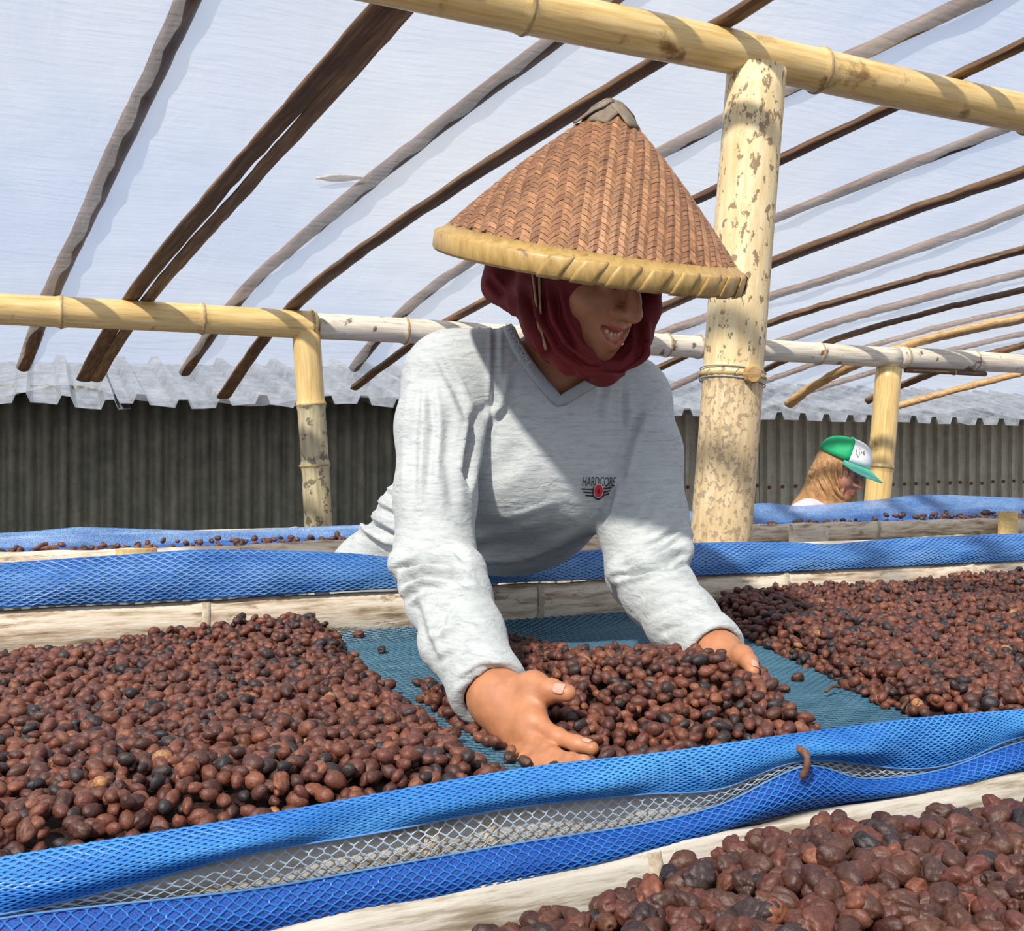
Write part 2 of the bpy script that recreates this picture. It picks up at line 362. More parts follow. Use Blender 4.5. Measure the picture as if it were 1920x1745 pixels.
# plastic film: translucent white sheet over the lower rafters
def film_mat():
    m, nt, b = newmat('translucent_plastic_film'); nt.nodes.remove(b); out = nt.nodes['Material Output']
    v = coords(nt, (1, .35, 1)); f = noise(nt, v, 5, 7, .65, .6); f2 = noise(nt, coords(nt, (1, 6, 1)), 9, 4, .5)
    tr = N(nt, 'ShaderNodeBsdfTransparent'); tl = N(nt, 'ShaderNodeBsdfTranslucent'); gl = N(nt, 'ShaderNodeBsdfGlossy', Roughness=.28)
    df = N(nt, 'ShaderNodeBsdfDiffuse'); tr.inputs['Color'].default_value = (.95, .97, 1, 1)
    tl.inputs['Color'].default_value = (.80, .83, .90, 1); df.inputs['Color'].default_value = (.8, .82, .88, 1); gl.inputs['Color'].default_value = (.9, .9, .95, 1)
    bp = N(nt, 'ShaderNodeBump', Strength=.5, Distance=.02); nt.links.new(math_(nt, 'ADD', f, f2), bp.inputs['Height'])
    for s in (tl, gl, df): nt.links.new(bp.outputs['Normal'], s.inputs['Normal'])
    a = N(nt, 'ShaderNodeMixShader', Fac=.30); nt.links.new(tl.outputs[0], a.inputs[1]); nt.links.new(df.outputs[0], a.inputs[2])
    g = N(nt, 'ShaderNodeMixShader', Fac=.06); nt.links.new(a.outputs[0], g.inputs[1]); nt.links.new(gl.outputs[0], g.inputs[2])
    mx = N(nt, 'ShaderNodeMixShader')
    r = N(nt, 'ShaderNodeMapRange'); r.inputs['From Min'].default_value = .3; r.inputs['From Max'].default_value = .7
    r.inputs['To Min'].default_value = .15; r.inputs['To Max'].default_value = .31; nt.links.new(f, r.inputs['Value'])
    nt.links.new(r.outputs[0], mx.inputs['Fac']); nt.links.new(tr.outputs[0], mx.inputs[1]); nt.links.new(g.outputs[0], mx.inputs[2])
    nt.links.new(mx.outputs[0], out.inputs['Surface']); return m
M['film'] = film_mat()
us = np.linspace(-3.2, 9.5, 260); vs = np.r_[np.linspace(-2.3, 3.4, 90), np.linspace(3.45, 4.47, 40)]
Ug, Vg = np.meshgrid(us, vs, indexing='ij')
edge = np.clip((Vg-4.0)/.45, 0, 1)
Zg = CAMZ+zr(Vg)+.026+.006*np.sin(9*Ug+2*np.sin(2*Vg))*np.sin(3*Vg+1)+edge*(.022*np.sin(5.3*Ug+1)+.014*np.sin(13*Ug))+.004*np.sin(31*Vg+3*np.sin(2*Ug))
Vg = Vg+edge*(.05*np.sin(3.1*Ug)+.03*np.sin(7.7*Ug+2))
o = obj('ceiling', np.stack([Ug, Vg, Zg], -1).reshape(-1, 3), gridfaces(len(us), len(vs)), M['film'], center=False)
tag(o, 'milky translucent plastic film stretched over the bamboo rafters', kind='structure')
# dry leaf lying on the film
lp = on_roof_robust(636, 338, .034); lv = []; n = 9
lu, lw = np.linspace(-.065, .065, n), None
for i, s in enumerate(lu):
    w = .014*math.cos(s/.072*1.5)*(1 if s > -.04 else .75)
    for e in (-1, 0, 1): lv.append(lp+RGT*s+np.array([0, 1, -.25])*e*w*1.5+UP*(.004+.003*abs(e)+.05*s*s))
o = obj('dry_leaf', lv, gridfaces(n, 3), plain('dry_leaf', (.62, .50, .36), .8, .3, 60)); tag(o, 'curled dry bamboo leaf lying on the plastic film', 'leaf')
sm = o.modifiers.new('thick', 'SOLIDIFY'); sm.thickness = .0012
# ================================================================== corrugated wall behind, neighbour's eave sheets
def metal(name, c1, c2, rough, met, sc=3):
    m, nt, b = newmat(name)
    f = noise(nt, coords(nt, (6, 1, 1)), sc, 8, .65); f2 = noise(nt, coords(nt, (1, 1, 1)), 14, 6, .7)
    nt.links.new(ramp(nt, math_(nt, 'MULTIPLY', math_(nt, 'ADD', f, f2), .5), [(.36, c1), (.64, c2)]), b.inputs['Base Color'])
    b.inputs['Roughness'].default_value = rough; b.inputs['Metallic'].default_value = met; return m
M['wall'] = metal('painted_corrugated_iron', (.10, .105, .085), (.25, .25, .205), .55, .15)
M['wall2'] = metal('painted_corrugated_iron_pale', (.30, .285, .23), (.54, .52, .43), .55, .15)
M['zinc'] = metal('galvanised_sheet', (.16, .17, .185), (.55, .57, .59), .34, .75, 3)
def corr(u0, u1, pitch, amp, prof='trap'):
    xs, hs = [], []
    n = int(round((u1-u0)/pitch))
    for i in range(n):
        for a, h in ((.0, 0), (.30, 0), (.40, 1), (.60, 1), (.70, 0)) if prof == 'trap' else [(k/8, .5-.5*math.cos(2*math.pi*k/8)) for k in range(8)]:
            xs.append(u0+(i+a)*pitch); hs.append(h*amp)
    xs.append(u0+n*pitch); hs.append(hs[0]); return np.array(xs), np.array(hs)
VW = 5.35
wall = thing('wall_back', None, None, (3, VW, 0)); tag(wall, 'dark corrugated iron wall standing behind the drying beds', kind='structure')
i = 0; u = -2.2
while u < 9.5:
    g = np.random.default_rng(50+i); pale = u > 2.4
    wd = .792 if not pale else .80
    xs, hs = corr(u, u+wd, .072 if not pale else .1, .032 if not pale else .026, 'sin' if not pale else 'trap')
    zt, zb = CAMZ+.30, CAMZ-1.2; nx = len(xs); yo = g.uniform(-.008, .008)
    tilt = g.normal(0, .002)
    v = np.concatenate([np.stack([xs+tilt*(z-zb), VW-hs+yo+.004*np.sin(3*z+u)*np.ones(nx), np.full(nx, z)], 1) for z in np.linspace(zb, zt, 7)])
    o = obj('panel', v, gridfaces(7, nx), M['wall2'] if pale else M['wall'], wall, smooth=not pale)
    so = o.modifiers.new('thick', 'SOLIDIFY'); so.thickness = .0015
    if pale:
        for k in range(8):   # row of screws near the foot
            c = np.array([u+(k+.5)*.1, VW-.03+yo, CAMZ-.215+g.normal(0, .004)])
            vv, ff = tube(np.array([c, c+[0, -.006, 0], c+[0, -.010, 0]]), [.011, .011, .005], 8); obj('screw', vv, ff, M['rust'], o)
    u += wd-.014; i += 1
lbls = ['with the torn corner at the thick dark double rafter', 'hanging lowest, bowed over the dark wall', 'between the double rafter and the lichen-stained post', 'over the lichen-stained post', 'behind the person in the conical hat', 'seen between the hat wearer and the mottled post', 'just past the tall mottled post', 'above the green and white cap', 'right behind the yellow post head', 'with slanting ribs past the yellow post', 'at the end of the eave past the yellow post']
u = -1.30
for k in range(11):
    g = np.random.default_rng(90+k); wdt = .86
    xs, hs = corr(u, u+wdt, .172, .046)
    zo = .21-.0095*u+g.normal(0, .006)+(-.03 if k == 1 else 0); ve = 4.83+g.normal(0, .03)
    rows = []
    for q in np.linspace(0, 1, 9):
        vv = ve+q*1.25; zz = CAMZ+zo+.22*(q*1.25)+.004*np.sin(7*xs+k)+(.012*np.exp(-q/.05)*np.sin(11*xs+k*2) if k < 5 else 0)
        rows.append(np.stack([xs, np.full_like(xs, vv)+.012*np.sin(5*xs+k), zz+hs*.9], 1))
    o = obj('eave_sheet', np.concatenate(rows), gridfaces(9, len(xs)), M['zinc'], smooth=False)
    so = o.modifiers.new('thick', 'SOLIDIFY'); so.thickness = .002
    tag(o, 'galvanised corrugated eave sheet '+lbls[k], 'roof sheet', 'eave sheets along the wall top')
    u += wdt-.05
# ================================================================== drying beds
ZF2, ZF1, ZF3 = CAMZ-.32, CAMZ-.372, CAMZ-.275
def net_mat(name, c1, c2, scale=300, trans=0, rough=.55):
    m, nt, b = newmat(name)
    vv = coords(nt, (1, 1, 1)); f = noise(nt, coords(nt, (1, 5, 5)), 7, 6, .6)
    ck = N(nt, 'ShaderNodeTexVoronoi', Scale=scale, feature='DISTANCE_TO_EDGE'); nt.links.new(vv, ck.inputs['Vector'])
    c = ramp(nt, f, [(.32, c1), (.68, c2)])
    dk = ramp(nt, ck.outputs['Distance'], [(.0, (1.15, 1.15, 1.15)), (.28, (.45, .45, .5))])
    nt.links.new(mixc(nt, 1.0, c, dk, 'MULTIPLY'), b.inputs['Base Color']); b.inputs['Roughness'].default_value = rough
    bump(nt, b, ck.outputs['Distance'], .0012, -.6)
    if trans: b.inputs['Alpha'].default_value = 1-trans
    return m
def strand_mat(name, c1, c2):
    m, nt, b = newmat(name); f = noise(nt, coords(nt, (1, 4, 4)), 8, 6, .6)
    nt.links.new(ramp(nt, f, [(.3, c1), (.7, c2)]), b.inputs['Base Color']); b.inputs['Roughness'].default_value = .42; return m
M['net'] = net_mat('blue_net_cloth', (.010, .075, .36), (.035, .19, .60), 420)
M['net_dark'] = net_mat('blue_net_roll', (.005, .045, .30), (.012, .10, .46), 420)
M['net_teal'] = net_mat('teal_bed_net', (.022, .075, .125), (.06, .14, .19), 330)
M['net_far'] = net_mat('faded_blue_net', (.08, .21, .48), (.22, .38, .64), 200, .14)
M['strand'] = strand_mat('blue_strands', (.012, .14, .47), (.08, .35, .76))
M['strand_deep'] = strand_mat('deep_blue_strands', (.006, .085, .36), (.03, .21, .62))
M['strand_teal'] = strand_mat('teal_strands', (.020, .080, .135), (.055, .145, .205))
M['strand_pale'] = strand_mat('sunlit_pale_strands', (.22, .30, .40), (.50, .61, .72))  # sunlight on the single net layer is painted in as a paler blue
M['strand_mid'] = strand_mat('worn_blue_strands', (.03, .15, .42), (.17, .35, .62))
def lattice(surf, L, Wd, ps, pt, wid, thick=.5):
    """knitted net of real strands on surf(s,t)->xyz; s in metres along, t across"""
    ns, n_t = int(L/ps), int(Wd/pt); a = .36*pt
    i, j = np.meshgrid(np.arange(ns+1), np.arange(n_t+1), indexing='ij')
    s = i*ps; t = j*pt+np.where((i+j) % 2 == 0, a, -a); t = np.clip(t, 0, Wd)
    s = s+rng.normal(0, ps*.07, s.shape); t = t+rng.normal(0, pt*.06, t.shape)
    pos = surf(s, t); e = 1e-3
    du = surf(s+e, t)-pos; dv = surf(s, t+e)-pos
    nn = np.cross(du, dv); nn /= np.linalg.norm(nn, axis=-1)[..., None]+1e-12
    E = []
    idx = i*(n_t+1)+j
    E.append(np.stack([idx[:-1].ravel(), idx[1:].ravel()], 1))
    up = ((i+j) % 2 == 0)[:, :-1]
    E.append(np.stack([idx[:, :-1][up], idx[:, 1:][up]], 1))
    E = np.concatenate(E); A = pos.reshape(-1, 3)[E[:, 0]]; B = pos.reshape(-1, 3)[E[:, 1]]; nA = nn.reshape(-1, 3)[E[:, 0]]
    d = B-A; d /= np.linalg.norm(d, axis=1)[:, None]+1e-9; sd_ = np.cross(d, nA); sd_ /= np.linalg.norm(sd_, axis=1)[:, None]+1e-9
    A = A-d*wid*.3; B = B+d*wid*.3; w = wid/2
    V = np.stack([A-sd_*w, A+nA*w*thick*2, A+sd_*w, A-nA*w*thick, B-sd_*w, B+nA*w*thick*2, B+sd_*w, B-nA*w*thick], 1)
    k = np.arange(len(E))[:, None]*8
    q = np.array([[0, 1, 5, 4], [1, 2, 6, 5], [2, 3, 7, 6], [3, 0, 4, 7]])
    return V.reshape(-1, 3), (k[:, None, :]+q[None]).reshape(-1, 4)
def band(P0, P1, n, m, bulge=0, phase=0):
    """grid strip between two 3D polylines (already resampled), bulged towards -v"""
    t = np.linspace(0, 1, m)[None, :, None]; g = P0[:, None]*(1-t)+P1[:, None]*t
    g[..., 1] -= bulge*np.sin(np.pi*t[..., 0]); return g
def surf_of(G):
    """bilinear sampler of a grid G(n,m,3) by arclength-ish (s,t) in metres"""
    n, m = G.shape[:2]; L = np.linalg.norm(np.diff(G[:, m//2], axis=0), axis=1).sum(); Wd = np.linalg.norm(np.diff(G[n//2], axis=0), axis=1).sum()
    def f(s, t):
        x = np.clip(s/L*(n-1), 0, n-1.001); y = np.clip(t/Wd*(m-1), 0, m-1.001)
        i = x.astype(int); j = y.astype(int); a = (x-i)[..., None]; b = (y-j)[..., None]
        return (G[i, j]*(1-a)*(1-b)+G[i+1, j]*a*(1-b)+G[i, j+1]*(1-a)*b+G[i+1, j+1]*a*b)
    return f, L, Wd
def board(name, u0, u1, v, zc, h, thick, mat, parent, nodes=(), tilt=0., dz=0., curve=.012, seed=0, back=.0):
    """split flattened bamboo slat: curved section, node ridges, rough edges"""
    g = np.random.default_rng(seed); n = int((u1-u0)/.02)+2; us = np.linspace(u0, u1, n)
    m = 9; q = np.linspace(-1, 1, m); rows = []
    e1 = np.cumsum(g.normal(0, .0006, n)); e2 = np.cumsum(g.normal(0, .0006, n)); e1 -= np.linspace(e1[0], e1[-1], n); e2 -= np.linspace(e2[0], e2[-1], n)
    for i, u_ in enumerate(us):
        nd = sum(.0035*math.exp(-((u_-x)/.007)**2) for x in nodes)
        hh = h/2+.0012*math.sin(40*u_); z = zc+dz*(u_-u0)/(u1-u0)
        fr = np.stack([np.full(m, u_), v-curve*(1-q*q)-nd+back*q, z+q*hh+np.where(q > 0, e1[i], e2[i])*abs(q)], 1)
        bk = fr[::-1].copy(); bk[:, 1] = v+thick-curve*(1-q[::-1]**2)*.6+back*q[::-1]
        rows.append(np.concatenate([fr, bk]))
    V = np.concatenate(rows); k = 2*m; f = []
    for i in range(n-1):
        for j in range(k): f.append((i*k+j, i*k+(j+1) % k, (i+1)*k+(j+1) % k, (i+1)*k+j))
    f.append(tuple(range(k-1, -1, -1))); f.append(tuple((n-1)*k+j for j in range(k)))
    o = obj(name, V, f, mat, parent)
    for x in nodes:        # node scar as its own raised ridge
        vv, ff = [], []
        for e, b_ in ((-.006, .0), (-.0025, .0030), (.0, .0014), (.003, .0034), (.007, .0)):
            vv.append(np.stack([np.full(m, x+e)+.002*q, v-curve*(1-q*q)-b_-.003+back*q, zc+dz*(x-u0)/(u1-u0)+q*(h/2-.0005)], 1))
        obj('node_ridge', np.concatenate(vv), gridfaces(5, m), M['node_board'], o)
    return o
M['node_board'] = streaky('board_node', [(.3, (.30, .22, .14)), (.7, (.70, .60, .46))], (20, 30, 30), .7)
def legs(parent, us, vs_, ztop):
    for u_ in us:
        for v_ in vs_: bamboo('leg', (u_, v_, 0), (u_+.01, v_, ztop), .03, .029, M['bamboo_white'], [.3, .6], parent=parent, seg=10)
        bamboo('cross_pole', (u_, vs_[0]-.04, ztop+.02), (u_, vs_[-1]+.04, ztop+.02), .02, .02, M['bamboo_white'], [.3, .7], parent=parent, seg=10)
# ---------------------------------------------------------------- bed 2 (the person works on it)
bed2 = thing('drying_bed', 'long raised bamboo drying bed the person in the conical hat is leaning over', 'drying bed', (1, 1.3, 0))
nb = lambda xs, v: [PV(x, 1150, v)[0] for x in xs]
board('rail_board', -.35, 3.6, 1.80, CAMZ-.2825, .076, .014, M['board'], bed2, nb((383, 1010, 1470, 1818), 1.8), dz=-.016, curve=.010, seed=1)
board('rail_board', -.75, 2.2, .784, CAMZ-.311, .060, .012, M['board_front'], bed2, nb((795, 905, 1400), .789), curve=.008, seed=2)
nU, nV = 150, 70
ug = np.linspace(-.55, 3.4, nU); vg = np.linspace(.80, 1.815, nV); Ug, Vg = np.meshgrid(ug, vg, indexing='ij')
def floor2(u_, v_):
    a = np.clip((v_-1.70)/.11, 0, 1); b_ = np.clip((.87-v_)/.07, 0, 1)
    return ZF2-.004+.003*np.sin(9*u_)*np.sin(7*v_)+.018*a*a+.04*b_*b_
obj('bed_net', np.stack([Ug, Vg, floor2(Ug, Vg)], -1).reshape(-1, 3), gridfaces(nU, nV), M['net_teal'], bed2)
def fsurf(s_, t_):
    u_ = .15+s_; v_ = .84+t_; return np.stack([u_, v_, floor2(u_, v_)+.0008], -1)
v_, f_ = lattice(fsurf, 1.75, .96, .0088, .0062, .0030); fo = obj('bed_net_strands', v_, f_, M['strand_teal'], bed2, smooth=False); fo['kind'] = 'stuff'
legs(bed2, (-.3, .9, 2.1, 3.2), (.87, 1.75), ZF2-.06)
# ---------------------------------------------------------------- bed 1 (near edge of picture)
bed1 = thing('drying_bed', 'raised bamboo drying bed edged by the bleached white board', 'drying bed', (.6, .3, 0))
board('rail_board', -.2, 2.0, .747, CAMZ-.377, .066, .013, M['board_front'], bed1, [PV(x, 1600, .747)[0] for x in (1222,)], dz=.060, curve=.007, seed=3, back=.004)
ug1 = np.linspace(-.2, 1.9, 60); vg1 = np.linspace(-.25, .742, 30); A_, B_ = np.meshgrid(ug1, vg1, indexing='ij')
obj('bed_net', np.stack([A_, B_, ZF1-.006+.003*np.sin(9*A_)*np.sin(8*B_)+.012*np.clip((B_-.69)/.05, 0, 1)], -1).reshape(-1, 3), gridfaces(60, 30), M['net'], bed1)
board('rail_board', -.2, 1.9, -.26, CAMZ-.35, .06, .012, M['board_front'], bed1, (), curve=.006, seed=4)
legs(bed1, (-.1, .9, 1.8), (-.2, .68), ZF1-.06)
# ---------------------------------------------------------------- bed 3 (behind the person)
bed3 = thing('drying_bed', 'bamboo drying bed standing between the mottled post and the metal wall', 'drying bed', (2.5, 3, 0))
board('rail_board', -.6, 1.0, 2.75, CAMZ-.262, .052, .012, M['board'], bed3, (), dz=0, curve=.008, seed=5)
board('rail_board', 1.0, 5.2, 2.75, CAMZ-.262, .056, .012, M['board'], bed3, [PV(x, 985, 2.75)[0] for x in (1645, 1480)], curve=.008, seed=6)
bamboo('side_rail', (-.7, 3.372, CAMZ-.277), (5.2, 3.372, CAMZ-.262), .031, .030, M['bamboo_white'], [.5, 1.0, 1.45, 1.9, 2.4, 2.9, 3.4, 3.9, 4.4], parent=bed3)
ug3 = np.linspace(-.6, 5.1, 90); vg3 = np.linspace(2.76, 3.36, 20); A_, B_ = np.meshgrid(ug3, vg3, indexing='ij')
obj('bed_net', np.stack([A_, B_, ZF3+.006*np.sin(7*A_)*np.sin(5*B_)], -1).reshape(-1, 3), gridfaces(90, 20), M['net'], bed3)
legs(bed3, (-.3, 1.2, 2.7, 4.2), (2.8, 3.32), ZF3-.06)
# stakes and bamboo blocks fixed along the near rail of bed 3
def block(x0, x1, y0, y1, v, label, nv, mat=None):
    a = PV(x0, y1, v); b_ = PV(x1, y0, v); w = b_[0]-a[0]; z0, z1 = a[2]-.05, b_[2]
    q = np.linspace(0, math.pi, 9); sec = np.stack([-np.cos(q)*w/2, np.sin(q)*-.022], 1); sec = np.r_[sec, sec[::-1]*[[.86, .45]]]
    m = len(sec); vv = np.concatenate([np.c_[a[0]+w/2+sec[:, 0], v-.012+sec[:, 1]+.01, np.full(m, z)] for z in (z0, z0+.01, z1-.004, z1)])
    f = [(i*m+j, i*m+(j+1) % m, (i+1)*m+(j+1) % m, (i+1)*m+j) for i in range(3) for j in range(m)]+[tuple(range(m)), tuple(3*m+j for j in range(m))]
    o = obj('bamboo_block', vv, f, mat or M['block'], smooth=False); tag(o, label, 'bamboo block'); return o
block(216, 295, 1026, 1050, 2.70, 'smooth yellow split bamboo block behind the blue net, beside the rough-ended one', 2.7)
block(339, 452, 1027, 1046, 2.70, 'rough-grained split bamboo block behind the blue net', 2.7, M['rafter_light'])
block(1870, 1906, 957, 1000, 2.70, 'upright yellow bamboo stake on the bed rail past the green cap', 2.7)
block(1478, 1552, 992, 1013, 2.715, 'pale bamboo offcut nailed under the bed rail next to the mottled post', 2.7, M['bamboo_white'])
# ---------------------------------------------------------------- side nets
def rowpts(pts, v, n):
    p = np.array([PV(x, y, v) for x, y in pts]); return spline(p, n)
def net_thing(name, label, loc): return thing(name, label, 'net', loc)
def add_layer(parent, G, mat, strand=None, ps=.0055, pt=.0040, wid=.0016, nm='net_cloth', off=.0012):
    if mat is not None: 
        Gc = G.copy(); obj(nm, Gc.reshape(-1, 3), gridfaces(G.shape[0], G.shape[1]), mat, parent)
    if strand is not None:
        Gs = G.copy(); Gs[..., 1] -= off
        fn, L, Wd = surf_of(Gs); v, f = lattice(fn, L, Wd, ps, pt, wid); o = obj('net_strands', v, f, strand, parent, smooth=False)
        o['kind'] = 'stuff'
# near net of bed 2
top = [(-260, 1655), (0, 1606), (480, 1528), (960, 1442), (1250, 1408), (1505, 1372), (1750, 1342), (1920, 1328), (2150, 1300)]
hem = [(-260, 1750), (0, 1712), (230, 1660), (450, 1602), (700, 1560), (960, 1513), (1200, 1488), (1345, 1478), (1505, 1425), (1700, 1440), (1800, 1425), (1920, 1378), (2150, 1340)]
rol = [(-260, 1768), (0, 1720), (150, 1700), (480, 1664), (720, 1622), (960, 1580), (1200, 1543), (1350, 1506), (1505, 1436), (1620, 1458), (1760, 1442), (1920, 1388), (2150, 1345)]
bot = [(-260, 1990), (0, 1890), (560, 1762), (960, 1668), (1250, 1590), (1500, 1522), (1920, 1450), (2150, 1410)]
n = 240; VN = .772
T = rowpts(top, VN, n); Hh = rowpts(hem, VN-.004, n); Rr = rowpts(rol, VN-.006, n); Bt = rowpts(bot, VN-.002, n)
nn = net_thing('blue_net', 'bright blue net draped over the bed rail just behind the bleached white board', (.6, .78, .8))
# upper layer: rises from the bed floor inside, over the rail, then down to the hem
ins = T.copy(); ins[:, 1] += .045; ins[:, 2] = floor2(ins[:, 0], ins[:, 1])+.004
mid = T.copy(); mid[:, 1] += .020; mid[:, 2] -= .011
wav = .004*np.sin(T[:, 0]*21)+.003*np.sin(T[:, 0]*47+1)
G1 = np.concatenate([band(ins, mid, n, 4), band(mid, T, n, 3)[:, 1:], band(T, Hh, n, 12, .010)[:, 1:]], 1)
G1[:, 6:, 1] -= wav[:, None]*np.sin(np.linspace(0, np.pi, G1.shape[1]-6))
add_layer(nn, G1, M['net'], M['strand'], .0043, .0032, .0016)
# single see-through layer across the opening
G2 = band(Hh+[0, .005, .004], Rr+[0, .006, -.004], n, 6, .004); add_layer(nn, G2, None, M['strand_pale'], .0056, .0040, .0012)
G3 = band(Rr, Bt, n, 12, .016); G3[..., 1] -= (.003*np.sin(T[:, 0]*15+2))[:, None]*np.sin(np.linspace(0, np.pi, 12)); add_layer(nn, G3, M['net_dark'], M['strand_deep'], .0050, .0031, .0014, 'net_roll')
for q in (Hh, Rr):           # stitched selvedges
    vv, ff = tube(q-[0, .002, 0], .0009, 6); obj('hem_cord', vv, ff, M['strand_mid'], nn)
# rusty nail pinning the net
a = PV(1510, 1412, .752); b_ = PV(1503, 1458, .752)
vv, ff = tube(spline([a+[0, .02, .002], a, (a+b_)/2+[.001, -.003, 0], b_], 12), [.0035]*6+[.003]*6, 8); o = obj('rusty_nail', vv, ff, M['rust']); tag(o, 'bent rusty nail pinning the bright blue net', 'nail')
# back net of bed 2
top2 = [(-260, 1078), (0, 1056), (230, 1040), (400, 1030), (640, 1036), (750, 1046), (900, 1050), (1130, 1030), (1290, 1018), (1480, 1016), (1560, 1020), (1680, 1010), (1920, 1000), (2200, 990)]
bot2 = [(-260, 1152), (0, 1140), (400, 1122), (740, 1103), (960, 1092), (1290, 1080), (1600, 1066), (1920, 1051), (2200, 1040)]
T2 = rowpts(top2, 1.825, 220); B2 = rowpts(bot2, 1.792, 220)
G = band(T2, B2, 220, 12, .012); G[..., 1] -= (.004*np.sin(T2[:, 0]*17)+.003*np.sin(T2[:, 0]*39))[:, None]*np.sin(np.linspace(0, np.pi, 12))
G = np.concatenate([(band(B2+[0, .06, 0], T2+[0, .018, -.002], 220, 5)), G], 1)
n2 = net_thing('blue_net', 'blue net folded along the bed rail the person leans over', (1, 1.83, .9))
add_layer(n2, G, M['net'], M['strand_mid'], .0085, .0062, .0026)
bamboo('net_rail', (-.6, 1.846, CAMZ-.205), (4.0, 1.846, CAMZ-.222), .016, .016, M['bamboo_white'], [1, 2, 3], parent=n2, seg=10)
# far net of bed 3
top3 = [(-250, 1002), (0, 999), (120, 990), (165, 988), (400, 994), (640, 985), (900, 975), (1290, 958), (1430, 943), (1500, 948), (1640, 937), (1740, 927), (1920, 933), (2100, 930)]
bot3 = [(-250, 1044), (0, 1038), (300, 1036), (640, 1022), (1000, 1005), (1290, 990), (1470, 982), (1640, 975), (1920, 962), (2100, 955)]
T3 = rowpts(top3, 3.345, 200); B3 = rowpts(bot3, 3.31, 200)
G = band(T3, B3, 200, 8, .01); G[..., 1] -= (.008*np.sin(T3[:, 0]*9)+.005*np.sin(T3[:, 0]*23))[:, None]*np.sin(np.linspace(0, np.pi, 8)); 
n3 = net_thing('blue_net', 'faded blue net along the far bed rail in front of the metal wall', (2, 3.34, .9))
add_layer(n3, G, M['net_far'], None)
# ================================================================== organic surfaces: signed distance fields -> surface nets
f32 = np.float32
def rcone(p, a, b, ra, rb):
    a = np.asarray(a, f32); b = np.asarray(b, f32); ba = b-a; l2 = float(ba@ba)+1e-12
    h = np.clip((p-a)@ba/l2, 0, 1); q = p-a-h[:, None]*ba
    return np.sqrt((q*q).sum(1))-(ra+(rb-ra)*h)
def chain(p, pts, rads, k=.0):
    d = None
    for i in range(len(pts)-1):
        e = rcone(p, pts[i], pts[i+1], rads[i], rads[i+1]); d = e if d is None else (smin(d, e, k) if k else np.minimum(d, e))
    return d
def ell(p, c, r, R=None):
    q = p-np.asarray(c, f32)
    if R is not None: q = q@np.asarray(R, f32)          # columns of R = local axes
    r = np.asarray(r, f32); k0 = np.sqrt(((q/r)**2).sum(1)); k1 = np.sqrt(((q/(r*r))**2).sum(1))+1e-9
    return k0*(k0-1)/k1
def smin(a, b, k):
    h = np.maximum(k-np.abs(a-b), 0)/k; return np.minimum(a, b)-h*h*k*.25
def smax(a, b, k): return -smin(-a, -b, k)
